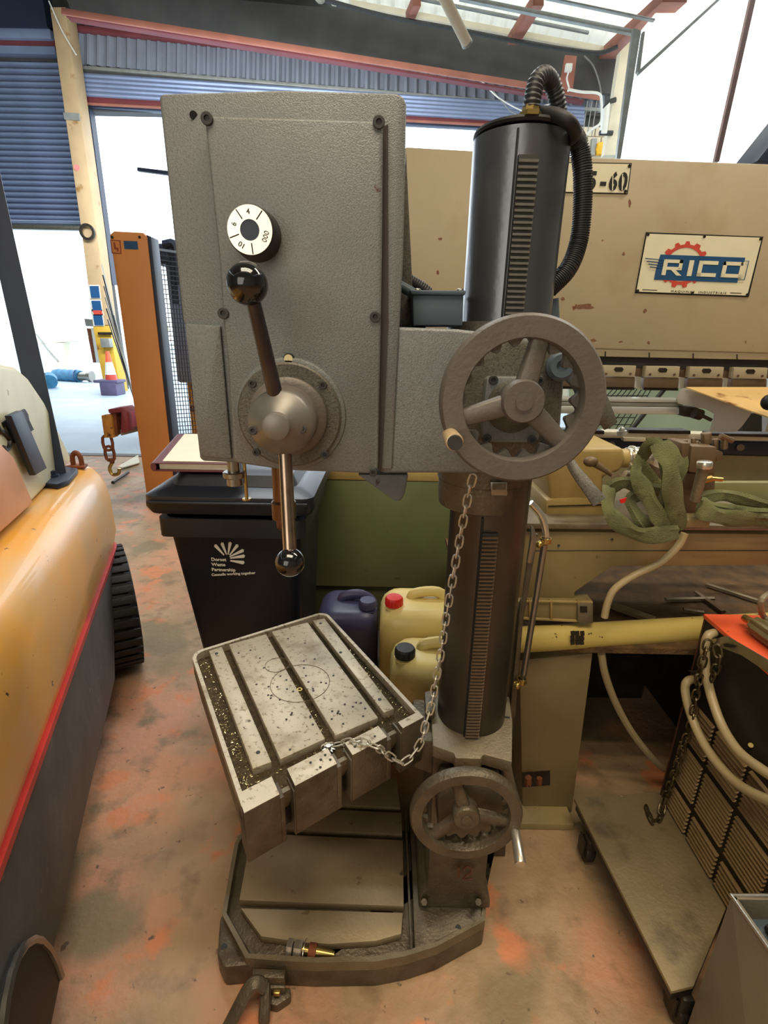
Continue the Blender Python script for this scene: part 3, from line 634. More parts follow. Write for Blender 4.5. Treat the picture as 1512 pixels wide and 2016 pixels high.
# stencilled letters S T on the hood
def strokes(nm, polys, off, m):
    mb = MB()
    for pl in polys: mb.prism([P2(x, y, off) for x, y in pl], -SN*0.003)
    part(nm, mb, m, fk)
strokes('letter', [[(5, 832), (18, 822), (21, 832), (9, 841)], [(12, 836), (18, 833), (33, 871), (28, 873)]], -.146, SBLK)
mb = MB(); mb.tube([P2(x, y, -.147) for x, y in [(-6, 838), (0, 848), (10, 854), (18, 866), (17, 880), (11, 886), (6, 880)]], 0.008, 6, smooth=4, flat=(1, 1)); part('letter', mb, SBLK, fk)
strokes('letter', [[(43, 808), (48, 805), (66, 845), (61, 847)], [(50, 806), (56, 816), (58, 828), (55, 830), (51, 818), (45, 808)], [(57, 826), (67, 846), (63, 848), (54, 830)]], -.146, SBLK)
# guard struts
mY = V(110, 940, 1.62)
sb = PL(110, 938, (0, 0, ZT), (0, 0, 1)); strut_dir = None
a0 = sb; t_ = V(-12, 390, a0.y + 0.28)
wv = (V(140, 900, a0.y) - V(94, 905, a0.y)).length*0.5
part('strut', MB().tube([a0, t_, t_ + (t_ - a0)*0.4], wv*1.32, 4, flat=(1, 0.75), up=(1, -0.4, 0)), STRUT, fk, 'dark slate guard strut')
b0 = P2(84, 932, -.10); b1 = P2(30, 812, -.10)
part('brace', MB().prism([P2(22, 818, -.115), P2(44, 808, -.115), P2(93, 922, -.115), P2(70, 936, -.115)], -SN*0.02, 0.003), STRUT, fk)
pl = [PL(x, y, (0, 0, ZT + .022), (0, 0, 1)) for x, y in [(80, 950), (84, 935), (130, 918), (153, 922), (134, 944), (112, 953)]]
part('strut_foot', MB().prism(pl, (0, 0, -0.022), 0.003), STRUT, fk)
bp_ = PL(104, 938, (0, 0, ZT + .022), (0, 0, 1))
part('bolt', MB().cyl(bp_, bp_ + Vector((0, 0, .008)), 0.024).cyl(bp_, bp_ + Vector((0, 0, .024)), 0.015, n=6), STRUT, fk)
ey = PL(154, 920, (0, 0, ZT), (0, 0, 1))
part('lifting_eye', MB().tube([ey + Vector((-.02, 0, 0)), ey + Vector((-.018, 0, .05)), ey + Vector((0, 0, .07)), ey + Vector((.018, 0, .05)), ey + Vector((.02, 0, 0))], 0.011, 8, smooth=4).prism([ey + Vector((-.05, -.03, 0)), ey + Vector((.05, -.03, 0)), ey + Vector((.03, .03, 0)), ey + Vector((-.03, .03, 0))], (0, 0, .012), 0.004), RUSTM, fk, 'rusty lifting eye')
# rear tyre with tread blocks (just past the rear corner)
wc = Vector((V(216, 1225, 2.26).x, 2.26, 0.31)); wax = Vector((0.85, 0.54, 0)).normalized()
ty = part('tyre', MB().lathe([(0.20, -0.11), (0.27, -0.12), (0.295, -0.09), (0.30, 0), (0.295, 0.09), (0.27, 0.12), (0.20, 0.11)], wc, wax, 40), RUBBER, fk)
for k in range(36):
    t = 2*PI*k/36; a_, x_, y_ = frame(wax); rd = x_*math.cos(t) + y_*math.sin(t); tg = a_.cross(rd)
    c_ = wc + rd*0.297
    part('tread_block', MB().prism([c_ - a_*0.115 - tg*0.022, c_ + a_*0.115 - tg*0.012, c_ + a_*0.115 + tg*0.024, c_ - a_*0.115 + tg*0.014], rd*0.013, 0.004), RUBBER, ty)

# ================================================================== wheelie bin
BY = 1.72
bn = thing('wheelie_bin', 'black wheelie bin with a white shell logo standing behind the drill press table', 'bin', (-0.55, 1.95, 0))
lz = V(450, 1000, BY).z
tl, tr = V(322, 1018, BY), V(590, 1022, BY); bl = Z(378, 1395, 0.0)
b_l = V(372, 1320, BY + .06).x
def rr4(x0, x1, y0, y1, z, r=0.04):
    out = []
    for cx, cy, a0_ in ((x1-r, y1-r, 0), (x0+r, y1-r, PI/2), (x0+r, y0+r, PI), (x1-r, y0+r, 1.5*PI)):
        for k in range(4): t = a0_ + k/3*PI/2; out.append(Vector((cx + r*math.cos(t), cy + r*math.sin(t), z)))
    return out
xb0, xb1 = -0.765, -0.335
part('body', MB().loft([rr4(-0.73, -0.355, BY+.14, BY+.60, 0.03), rr4(tl.x, tr.x, BY, BY+.62, tl.z)]), BINM, bn, angle=40)
rimz = tl.z
part('rim', MB().loft([rr4(tl.x-.02, tr.x+.02, BY-.015, BY+.64, rimz-.07, .03), rr4(tl.x-.02, tr.x+.02, BY-.015, BY+.64, rimz, .03)]), BINM, bn, angle=40)
lx0, lx1 = V(280, 1000, BY-.03).x, V(617, 1000, BY-.03).x
z1 = V(300, 1010, BY-.03).z; z2 = V(300, 978, BY-.03).z
lb = part('lid', MB().loft([rr4(lx0+.012, lx1-.012, BY-.02, BY+.68, z1-.005, .04), rr4(lx0, lx1, BY-.03, BY+.69, z1+.02, .04), rr4(lx0+.002, lx1-.002, BY-.028, BY+.688, z2, .04), rr4(lx0+.05, lx1-.05, BY+.02, BY+.66, z2+.022, .05)]), BINM, bn, angle=40)
part('lid_dome', MB().loft([rr4(lx0+.07, lx1-.07, BY+.04, BY+.62, z2+.02, .05), rr4(lx0+.09, lx1-.09, BY+.06, BY+.60, z2+.06, .05), rr4(lx0+.13, lx1-.13, BY+.10, BY+.56, z2+.07, .05)]), BINM, bn, angle=40)
part('lid_lip', MB().box2((lx0+.02, BY-.04, z1+.035), (lx1-.02, BY-.028, z1+.047), 0.003), BINM, bn)
for sx in (-0.74, -0.36):
    part('wheel', MB().cyl((sx-.03, BY+.60, 0.10), (sx+.03, BY+.60, 0.10), 0.10, n=24, rd=0.01), RUBBER, bn)
# logo
slope = (V(450, 1020, BY).y, )
def BF(px, py, d=0.004):     # point on the sloping bin front
    p0 = Vector((0, BY, rimz)); p1 = Vector((0, BY+.14, 0.03)); dz = p0 - p1; nrm = Vector((0, -dz.z, dz.y)).normalized()
    return PL(px, py, p0 + nrm*d, nrm)
pet = []
fc = (450, 1096)
for k, (tipx, tipy, bx, by) in enumerate(((424, 1074, 441, 1093), (437, 1070, 446, 1092), (453, 1069, 449, 1092), (467, 1074, 452, 1093), (478, 1084, 452, 1096), (480, 1095, 453, 1099), (479, 1108, 453, 1104))):
    dx, dy = tipx - bx, tipy - by; L_ = math.hypot(dx, dy); nx, ny = -dy/L_, dx/L_
    w0, w1 = 1.0, 3.3
    pts = [(bx + nx*w0, by + ny*w0), (bx - nx*w0, by - ny*w0), (tipx - nx*w1, tipy - ny*w1), (tipx + dx/L_*2.4, tipy + dy/L_*2.4), (tipx + nx*w1, tipy + ny*w1)]
    part('logo_petal', MB().prism([BF(x, y) for x, y in pts], (0, 0.002, 0)), WHITE, bn)
p0_, px_, py_ = BF(416, 1103), BF(460, 1105), BF(420, 1133)
for s_, yy, sz in (('Dorset', 1104, .0195), ('Waste', 1114, .0195), ('Partnership', 1124, .0195), ('Councils working together', 1134, .0155)):
    o_ = BF(416 if yy < 1110 else 417, yy, 0.005)
    text(bn, 'logo_text', s_, basis(o_, BF(500, yy - (4 if sz < .018 else -2), .005) - o_, Vector((0, -.14, rimz - .03))), sz, WHITE, 1.0, 0.0004, 'LEFT')
# folder with papers lying on the lid
fz = z2 + 0.074
fd = thing('document_folder', 'dark red folder full of cream papers lying on the bin lid', 'folder', (-0.7, 1.95, fz))
F0 = [PL(x, y, (0, 0, fz), (0, 0, 1)) for x, y in [(303, 928), (470, 930), (470, 868), (352, 868)]]
F1 = [p + Vector((0, 0, 0.0)) for p in F0]
part('cover', MB().prism(F0, (0, 0, 0.004)).prism([p + Vector((0, 0, .028)) for p in F0], (0, 0, 0.003)).tube([F0[0] + Vector((0, 0, .016)), F0[3] + Vector((0, 0, .016))], 0.016, 10, flat=(1, .6)), mat('folder_maroon', (96, 44, 48), 0.5), fd)
ins = [F0[0].lerp(F0[2], .03) + Vector((.01, 0, .005)), F0[1] + Vector((0, .012, .005)), F0[2] + Vector((0, -.01, .005)), F0[3] + Vector((.02, -.01, .005))]
part('paper_stack', MB().prism(ins, (0, 0, 0.021)), PAPER, fd)
part('top_sheet', MB().prism([p + Vector((.012, .004, .027)) for p in ins], (0, 0, 0.002)), PAPER, fd)

# ================================================================== lathe behind the column
LY = 1.42
la = thing('lathe', 'long cream and olive green lathe running behind the drill press', 'lathe', (1.2, 1.9, 0))
gz0, gz1 = 0.35, V(700, 945, 2.46).z
gx0 = V(588, 945, 2.46).x
part('gear_cabinet', MB().box2((gx0, 2.46, V(700, 1155, 2.46).z), (0.80, 2.95, gz1), 0.006), GREEN, la)
part('cabinet_cap', MB().box2((gx0-.005, 2.455, gz1), (0.80, 2.95, gz1 + .055), 0.006), LCREAM, la)
part('cabinet_plinth', MB().box2((gx0+.01, 2.49, 0.0), (0.80, 2.9, V(700, 1157, 2.46).z - .006), 0.004), mat('dark_green_plinth', (62, 66, 38), 0.55), la)
bt = V(1200, 1045, LY).z; bb = V(1100, 1178, LY).z
# bed: side casting with sloping cut-out on the right
bedp = Vs([(1020, 1046), (1560, 1052), (1560, 1112), (1205, 1115), (1132, 1166), (1132, 1178), (1020, 1176)], LY)
part('bed', MB().prism(bedp, (0, 0.45, 0), 0.004), LCREAM2, la)
part('bed_seam', MB().tube(Vs([(1042, 1084), (1512, 1084)], LY - .001), 0.0012, 4), DIRTY, la)
part('bedway', MB().prism(Vs([(1020, 1030), (1560, 1036), (1560, 1046), (1020, 1042)], LY - .015), (0, 0.42, 0), 0.004), CASTL, la)
part('rear_guard', MB().prism(Vs([(1400, 950), (1600, 950), (1600, 1030), (1400, 1030)], LY + .42), (0, 0.03, 0), 0.004), mat('pale_olive_paint', (134, 132, 88), 0.5), la)
part('rear_rail', MB().prism(Vs([(1400, 986), (1600, 990), (1600, 1034), (1400, 1030)], LY + .36), (0, 0.03, 0), 0.004), GREEN, la)
part('bed_foot', MB().prism(Vs([(1040, 1166), (1130, 1166), (1134, 1186), (1034, 1184)], LY + .01), (0, 0.35, 0), 0.006), CASTL, la)
for q in ((1100, 1074), (1205, 1062), (1352, 1054)):
    part('oil_hole', MB().cyl(V(q[0], q[1], LY - .002), V(q[0], q[1], LY + .005), 0.004, n=8), DIRTY, la)
# swarf tray with rolled front edge
tz0 = V(1040, 1228, 1.30)
def TE(x):
    a, b = Z(1030, 1259, .735), Z(1380, 1238, .735); return a.lerp(b, (x - a.x)/(b.x - a.x))
rail = [V(880, 1262, 1.315), V(1030, 1260, 1.315), V(1200, 1252, 1.315), V(1480, 1240, 1.315)]
part('tray_edge', MB().tube([TE(0.31), TE(0.40), TE(0.9), TE(1.6)], 0.043, 14, flat=(1, 0.8)), TRAYC, la, 'yellow rolled tray edge')
part('tray_bottom', MB().box2((0.30, 1.385, 0.69), (1.7, 2.3, 0.71)), mat('oily_tray', (84, 60, 30), 0.8, 0.0, 0.5, 14, 0.6, 60, [((120, 92, 50), 40, 0.7, 0.03)]), la)
part('tray_back', MB().box2((0.62, 2.28, 0.735), (1.7, 2.3, 0.98)), DIRTY, la)
# stencil mark on the tray edge
mb = MB()
for k in range(9):
    x, y = 1124 + (k % 3)*9 + random.uniform(-1, 1), 1244 + (k//3)*9
    mb.prism([*[PL(a_, b_, (0, TE(.6).y - .045, 0), (0, 1, 0)) for a_, b_ in ((x, y), (x+8, y-1), (x+9, y+7), (x+1, y+8))]], (0, .004, 0))
part('tray_mark', mb, DIRTY, la)
# pedestal legs
part('pedestal', MB().prism([V(1022, 1300, 1.40), V(1168, 1286, 1.40), (V(1128, 1590, 1.40).x, 1.40, 0), (V(1030, 1590, 1.40).x, 1.40, 0)], (0, 0.62, 0), 0.006), mat('pedestal_olive_brown', (126, 108, 72), 0.5, 0, .1, 6, .05, 120), la)
part('foot_pocket', MB().prism(Vs([(1028, 1522), (1083, 1518), (1083, 1546), (1028, 1550)], 1.397), (0, 0.004, 0)), DIRTY, la)
part('levelling_bolt', MB().cyl(V(1040, 1545, 1.36), V(1040, 1530, 1.36), 0.012, n=6).cyl(V(1062, 1543, 1.36), V(1062, 1532, 1.36), 0.010, n=6), RUSTM, la)
part('foot_flange', MB().prism([(V(1024, 1578, 1.36).x, 1.33, 0), (V(1130, 1578, 1.36).x, 1.33, 0), (V(1130, 1578, 1.36).x, 1.33, .03), (V(1024, 1578, 1.36).x, 1.33, .03)], (0, .6, 0), 0.004), LCREAM2, la)
part('far_pedestal', MB().box2((1.32, 1.45, 0), (1.75, 2.2, 0.70), 0.01), DIRTY, la)
part('sump_box', MB().box2((0.80, 2.0, 0.10), (1.30, 2.4, 0.42), 0.01).box2((0.84, 2.04, 0), (1.26, 2.36, 0.10)), DIRTY, la)
# tailstock-like cream head with nose collars
TY = 1.50
part('head_casting', MB().prism(Vs([(1090, 884), (1228, 882), (1234, 905), (1222, 928), (1188, 940), (1188, 985), (1085, 992), (1078, 930)], TY), (0, 0.25, 0), 0.012, 3), LCREAM, la)
part('head_base', MB().prism(Vs([(1075, 984), (1190, 978), (1196, 1016), (1074, 1022)], TY - .01), (0, 0.27, 0), 0.008), LCREAM, la)
part('head_seam', MB().prism(Vs([(1080, 996), (1190, 993), (1190, 995), (1080, 998)], TY - .013), (0, 0.005, 0)), DIRTY, la)
nx = [(1232, .034), (1240, .040), (1247, .032), (1254, .036), (1261, .028), (1270, .03), (1280, .02)]
for (x0, r0), (x1, r1) in zip(nx, nx[1:]):
    part('nose_collar', MB().cyl(V(x0, 902, TY + .08), V(x1, 902, TY + .08), r0, n=20, rd=.002), CHROME, la)
part('quill', MB().cyl(V(1080, 902, TY + .08), V(1234, 902, TY + .08), 0.03), LCREAM, la)
part('clamp_handle', MB().tube(Vs([(1212, 940), (1190, 925), (1172, 914)], TY - .05), [.006, .010], 10).sphere(V(1163, 909, TY - .05), 0.017, (1.25, .9, .9)).cyl(V(1212, 940, TY - .07), V(1212, 940, TY + .02), 0.012), DIE, la)
part('feed_screw', MB().cyl(V(1229, 932, TY), V(1262, 934, TY + .05), 0.010, n=12), CHROME, la)
# tool post and saddle
part('saddle', MB().prism(Vs([(1316, 930), (1412, 930), (1404, 1020), (1325, 1026)], LY + .02), (0, 0.22, 0), 0.008), DIE, la)
part('tool_block', MB().prism(Vs([(1362, 878), (1412, 880), (1408, 935), (1356, 930)], LY - .02), (0, 0.12, 0), 0.004), DIE, la)
part('tool_clamp', MB().prism(Vs([(1342, 872), (1360, 872), (1358, 916), (1343, 912)], LY - .01), (0, 0.08, 0), 0.004).prism(Vs([(1408, 886), (1424, 890), (1424, 906), (1410, 908)], LY), (0, 0.06, 0), 0.003), DIE, la)
for k, (x, y, r_) in enumerate(((1348, 866, .008), (1365, 862, .007), (1372, 868, .007), (1390, 852, .014), (1408, 864, .008), (1426, 862, .009))):
    part('clamp_screw', MB().cyl(V(x, y + 22, LY + .03), V(x, y, LY + .03), r_, n=8, rd=.002), DIE, la)
part('tee_handle', MB().tube(Vs([(1418, 858), (1442, 868)], LY), .008, 8).tube(Vs([(1427, 862), (1426, 884)], LY), .006, 8), DIE, la)
part('dial_post', MB().cyl(V(1388, 910, LY - .10), V(1368, 985, LY - .08), 0.015, 0.013, 16), CASTL, la)
part('dial_cap', MB().cyl(V(1388, 908, LY - .10), V(1386, 922, LY - .10), 0.019, n=20, rd=.003), CHROME, la)
part('cross_handle', MB().cyl(V(1384, 946, LY - .06), V(1400, 942, LY - .06), .010, n=12).cyl(V(1398, 942, LY - .06), V(1422, 944, LY - .06), .006, n=10), BRASS, la)
part('apron_valve', MB().box(V(1362, 1024, LY - .03), (.08, .05, .03), None, .006).cyl(V(1340, 1024, LY - .06), V(1352, 1024, LY - .06), .009), LCREAM2, la)
# odds in the tray
cas = thing('steady_casting', 'cream ribbed steady rest casting lying on the lathe tray behind the column', 'casting', (0.6, 1.38, .775))
part('body', MB().prism(Vs([(1008, 1182), (1168, 1184), (1168, 1222), (1120, 1224), (1020, 1218), (1008, 1214)], 1.40), (0, 0.07, 0), 0.004), LCREAM2, cas)
part('rim', MB().tube(Vs([(1008, 1184), (1090, 1184), (1166, 1186)], 1.397), .004, 6).tube(Vs([(1012, 1216), (1090, 1220), (1166, 1224)], 1.397), .005, 6), LCREAM, cas)
for x in (1042, 1084, 1138): part('rib', MB().prism(Vs([(x, 1184), (x + 4, 1184), (x + 4, 1221), (x, 1221)], 1.39), (0, .02, 0), .002), LCREAM, cas)
part('square_boss', MB().prism(Vs([(1138, 1190), (1168, 1190), (1168, 1228), (1138, 1228)], 1.385), (0, .08, 0), .003), CASTL, cas)
part('socket', MB().prism(Vs([(1142, 1194), (1156, 1194), (1156, 1206), (1142, 1206)], 1.383), (0, .004, 0)), DIRTY, cas)
random.seed(3)
for k, (a, b, lab) in enumerate((((1310, 1180), (1405, 1178), 'upper of the flat bars lying in the swarf tray'), ((1370, 1165), (1425, 1205), 'bar lying askew toward the red welder in the swarf tray'), ((1345, 1200), (1385, 1206), 'short lower bar in the swarf tray'), ((1390, 1150), (1500, 1185), 'long bar at the back of the swarf tray'), ((1200, 1190), (1290, 1222), 'wide flat strip beside the hose in the swarf tray'))):
    a, b = Z(a[0], a[1], .722), Z(b[0], b[1], .722)
    solo('steel_bar', MB().tube([a, b], .010 if k < 4 else .02, 6, flat=(.7, 1)), CASTL if k != 1 else DIE, lab, 'bar', a)
# hose to tray and down to the floor
ho = thing('coolant_hose', 'cream flexible hose curving from the green sling down through the lathe tray', 'hose', V(1190, 1215, 1.34))
part('upper_run', MB().tube(Vs([(1348, 1050), (1335, 1075), (1300, 1108), (1245, 1135), (1210, 1160), (1196, 1188), (1190, 1215)], 1.34), .0105, 12, smooth=6), CABLE, ho)
part('lower_run', MB().tube([V(1184, 1286, 1.40), V(1192, 1330, 1.42), V(1215, 1390, 1.45), V(1250, 1450, 1.48), V(1300, 1508, 1.5), Z(1340, 1528, 0.03)], .012, 10, smooth=6), CABLE, ho)
# ------------------------------------------------------------------ green lifting sling
SL = thing('lifting_sling', 'olive green webbing lifting sling looped over the lathe', 'sling', V(1290, 1000, 1.38))
def band(pts, Y, w, parent, nm='strap_loop', tw=0.25, m=OLIVE):
    P = catmull([V(x, y, Y + d) for x, y, d in pts], 6); n_ = len(P); mb = MB(); rows = []
    for i, p in enumerate(P):
        t = (P[min(i+1, n_-1)] - P[max(i-1, 0)]).normalized(); yv = Vector((0, 1, 0)); side = t.cross(yv).normalized()
        ang = tw*math.sin(i*0.35); side = side*math.cos(ang) + yv*math.sin(ang); nn = t.cross(side).normalized()
        ww = w*(1 + .12*math.sin(i*.7)); row = []
        for k, (a, b) in enumerate(((-1, 0), (-.5, .006), (0, .003), (.5, .008), (1, 0), (.5, -.004), (0, -.006), (-.5, -.003))):
            row.append(p + side*a*ww + nn*b)
        rows.append(row)
    mb.loft(rows); return part(nm, mb, m, parent, angle=60)
band([(1300, 1046, -.02), (1318, 960, -.05), (1312, 900, -.04), (1285, 876, -.01), (1262, 905, .03)], 1.36, .024, SL)
band([(1330, 1045, -.05), (1328, 1000, -.06), (1322, 950, -.07), (1318, 905, -.06), (1298, 872, -.03)], 1.36, .027, SL)
band([(1262, 900, .02), (1252, 930, -.03), (1268, 965, -.05), (1290, 1005, -.06), (1310, 1040, -.06)], 1.36, .021, SL)
band([(1340, 885, .03), (1346, 920, .0), (1325, 950, .01), (1290, 952, .03), (1258, 910, .02)], 1.40, .018, SL)
band([(1200, 960, .02), (1198, 1000, -.03), (1225, 1035, -.06), (1270, 1054, -.07), (1335, 1048, -.07)], 1.36, .022, SL)
band([(1330, 1048, -.05), (1290, 1052, -.04), (1262, 1025, -.05), (1240, 985, -.03), (1262, 975, -.01)], 1.37, .017, SL)
band([(1195, 965, .02), (1225, 950, .0), (1262, 958, -.02), (1300, 965, .0)], 1.38, .019, SL)
band([(1370, 985, .0), (1420, 975, .0), (1470, 985, .0), (1530, 1000, .0), (1600, 1010, 0)], 1.38, .018, SL)
band([(1375, 1000, -.03), (1410, 1015, -.04), (1460, 1022, -.04), (1530, 1025, -.04), (1600, 1030, -.04)], 1.38, .024, SL)
band([(1375, 990, -.02), (1400, 1000, -.03), (1450, 1008, -.03), (1530, 1012, -.03), (1600, 1010, -.03)], 1.39, .020, SL)
part('stitched_tag', MB().prism(Vs([(1220, 984), (1234, 980), (1230, 990), (1222, 991)], 1.31), (0, .003, 0)), REDCAP, SL)

# ================================================================== jerrycans and drum on a low stand
st = thing('low_stand', 'low dark steel stand under the plastic cans behind the table', 'stand', (0.12, 1.5, 0))
part('top', MB().box2((-0.26, 1.275, 0.385), (0.36, 1.94, 0.41), .004), DIRTY, st)
for sx in (-0.24, 0.30):
    for sy in (1.31, 1.90): part('leg', MB().box2((sx, sy - .02, 0), (sx + .04, sy + .02, 0.385)), DIRTY, st)
def jerry(name, label, c, size, capc, capd, m, mc, capside=-1):
    x, y, z = c; wx, wy, h = size
    t = thing(name, label, 'jerrycan', (x, y, z))
    def rr(s, zz, r): return rr4(x - wx/2*s, x + wx/2*s, y - wy/2*s, y + wy/2*s, zz, r)
    part('body', MB().loft([rr(.93, z, .03), rr(1, z + .02, .04), rr(1, z + h*.72, .045), rr(.985, z + h*.8, .05), rr(.93, z + h*.87, .05), rr(.80, z + h*.93, .045), rr(.62, z + h*.955, .035)]), m, t, angle=60)
    part('handle', MB().tube([(x - wx*.12, y + .01, z + h*.92), (x - wx*.06, y + .01, z + h*1.0), (x + wx*.22, y + .01, z + h*1.02), (x + wx*.38, y + .01, z + h*.90)], .016, 10, smooth=4, flat=(1, 1.2)), m, t)
    part('neck', MB().cyl((x + capside*wx*.33, y - wy*.18, z + h*.88), (x + capside*wx*.33, y - wy*.18, z + h*.96), .026), m, t)
    cb = Vector((x + capside*wx*.33, y - wy*.18, z + h*.945))
    def wob(k, tt, r): return r*(1 + (.03*math.cos(tt*18) if k in (1, 2) else 0))
    part('cap', MB().lathe([(.028, 0), (.031, .003), (.031, .026), (.027, .032), (.01, .033)], cb, (0, 0, 1), 54, wob=wob), mc, t)
    part('cap_ring', MB().lathe([(.033, 0), (.033, .004)], cb - Vector((0, 0, .006)), (0, 0, 1), 24), m, t)
    return t
jerry('jerrycan', 'yellowed plastic jerrycan with a red screw cap behind the column', (0.135, 1.62, 0.41), (.285, .24, .35), 0, 0, JERRY, REDCAP)
jerry('jerrycan', 'yellowed plastic jerrycan with a black screw cap nearest the column', (0.155, 1.37, 0.41), (.25, .19, .305), 0, 0, JERRY, BLKM)
jerry('jerrycan', 'dusty violet blue plastic can between the table and the red capped can', (-0.125, 1.665, 0.41), (.22, .24, .31), 0, 0, JBLUE, JBLUE, 1)

# ================================================================== press brake (large, behind the lathe)
PY = 3.3
pb = thing('press_brake', 'large cream press brake with enamel signs filling the right background', 'press brake', (1.8, 3.9, 0))
part('ram_plate', MB().prism([V(798, 289, PY), V(1150, 309, PY), V(1700, 330, PY), V(1700, 700, PY), V(1190, 687, PY), V(798, 672, PY)], (0, 0.12, 0), 0.008), CREAM, pb, 'cream upper beam plate')
part('side_frame', MB().box2((0.02, PY+.12, 0.0), (0.12, PY + 1.0, 2.55), .01).box2((3.2, PY+.12, 0), (3.3, PY+1.0, 2.55), .01), CREAM, pb)
part('ram_foot', MB().prism(Vs([(798, 668), (1190, 684), (1700, 697), (1700, 713), (1190, 702), (798, 686)], PY + .01), (0, .09, 0), .003), CREAM, pb)
part('top_bracket', MB().prism(Vs([(1489, 318), (1600, 180), (1640, 200), (1600, 325)], PY + .3), (0, .3, 0), .01), STRUT, pb)
part('clamp_bar', MB().prism(Vs([(798, 684), (1190, 700), (1700, 711), (1700, 735), (1190, 722), (798, 706)], PY + .05), (0, .06, 0), .003), DARKG, pb)
for k in range(9):
    x0 = 1010 + k*87.5 - (k*1.0); y0 = 719 + (x0 - 1190)*0.016
    s_ = thing if False else None
    c1 = part('die_clamp', MB().prism(Vs([(x0 + 3, y0), (x0 + 70, y0 + 1), (x0 + 67, y0 + 24), (x0, y0 + 22)], PY + .0), (0, .05, 0), .004), CREAM, pb)
    part('slot', MB().prism(Vs([(x0 + 26, y0 + 8), (x0 + 29, y0 + 4), (x0 + 42, y0 + 4), (x0 + 45, y0 + 8), (x0 + 42, y0 + 13), (x0 + 29, y0 + 13)], PY - .003), (0, .004, 0)), DIRTY, c1)
    for sx in (10, 58):
        mb = MB(); screw(mb, V(x0 + sx, y0 + 17, PY), .008, h=.004); part('screw', mb, DIE, c1)
    part('upper_die', MB().prism(Vs([(x0, y0 + 23), (x0 + 68, y0 + 24), (x0 + 66, y0 + 44), (x0 - 2, y0 + 43)], PY + .005), (0, .05, 0), .003), DIE, pb)
    part('die_edge', MB().prism(Vs([(x0 - 2, y0 + 43), (x0 + 66, y0 + 44), (x0 + 66, y0 + 49), (x0 - 2, y0 + 48)], PY + .02), (0, .02, 0)), DIRTY, pb)
    part('clamp_pillar', MB().prism(Vs([(x0 + 70, y0 - 2), (x0 + 86, y0 - 2), (x0 + 84, y0 + 24), (x0 + 68, y0 + 22)], PY + .06), (0, .04, 0), .003), DIE, pb)
    part('joint_tick', MB().prism(Vs([(x0 + 8, 692 + (x0-1190)*.022), (x0 + 10, 692 + (x0-1190)*.022), (x0 + 10, 703 + (x0-1190)*.022), (x0 + 8, 703 + (x0-1190)*.022)], PY - .002), (0, .003, 0)), DIRTY, pb)
# back of machine: green sheet in a brightly lit tone, mesh, windows seen between the dies and the bed
part('back_panel', MB().prism(Vs([(1120, 715), (1420, 720), (1420, 862), (1120, 862)], PY + 1.1), (0, .04, 0)), LGREEN, pb)
mb = MB()
A_, B_, C_, D_ = Vs([(1235, 735), (1300, 735), (1235, 850), (1130, 850)], PY + 1.0)
for k in range(9):
    t = k/8
    mb.tube([A_.lerp(B_, t), D_.lerp(C_, t)], .004, 4); mb.tube([A_.lerp(D_, t), B_.lerp(C_, t)], .004, 4)
part('back_mesh', mb, WIRE, pb, kind='stuff')
part('back_strut', MB().tube(Vs([(1325, 745), (1240, 850)], PY + .9), .02, 6), DARKG, pb)
part('back_rail', MB().prism(Vs([(1160, 740), (1215, 742), (1190, 760), (1150, 760)], PY + .5), (0, .1, 0), .01), DIE, pb)
for (x0, x1) in ((1250, 1273), (1336, 1359), (1422, 1446)):
    part('daylit_bracket', MB().prism(Vs([(x0, 735), (x1 - 8, 724), (x1, 730), (x1 - 6, 768), (x0 + 4, 765)], PY + .4), (0, .05, 0), .01), WHITE, pb)  # daylight on the brackets put in as white paint
part('back_column', MB().prism(Vs([(1462, 815), (1500, 812), (1500, 860), (1462, 860)], PY + .9), (0, .1, 0)), DARKG, pb)
part('back_board', MB().prism(Vs([(1380, 800), (1620, 800), (1620, 870), (1380, 870)], PY + 1.25), (0, .03, 0)), mat('pale_blue_panel', (190, 206, 226), .5), pb)
for k in range(8):
    x = 1390 + k*14
    part('back_bar', MB().prism(Vs([(x, 812), (x + 2, 812), (x + 2, 862), (x, 862)], PY + 1.2), (0, .01, 0)), DARKG, pb)
# backgauge rail
part('gauge_rail', MB().prism(Vs([(1100, 783), (1345, 786), (1345, 793), (1100, 790)], PY - .25), (0, .10, 0), .003), ALU, pb)
part('gauge_rail', MB().prism(Vs([(1100, 791), (1345, 794), (1345, 801), (1100, 798)], PY - .245), (0, .09, 0), .002), GALV, pb)
part('gauge_rail', MB().prism(Vs([(1100, 799), (1346, 802), (1346, 816), (1100, 814)], PY - .25), (0, .10, 0), .005), ALU, pb)
part('gauge_end', MB().prism(Vs([(1346, 801), (1376, 803), (1374, 824), (1346, 820)], PY - .3), (0, .12, 0), .004).cyl(V(1366, 813, PY - .36), V(1380, 817, PY - .36), .03).tube(Vs([(1378, 816), (1400, 827)], PY - .36), .01, 8), DIRTY, pb)
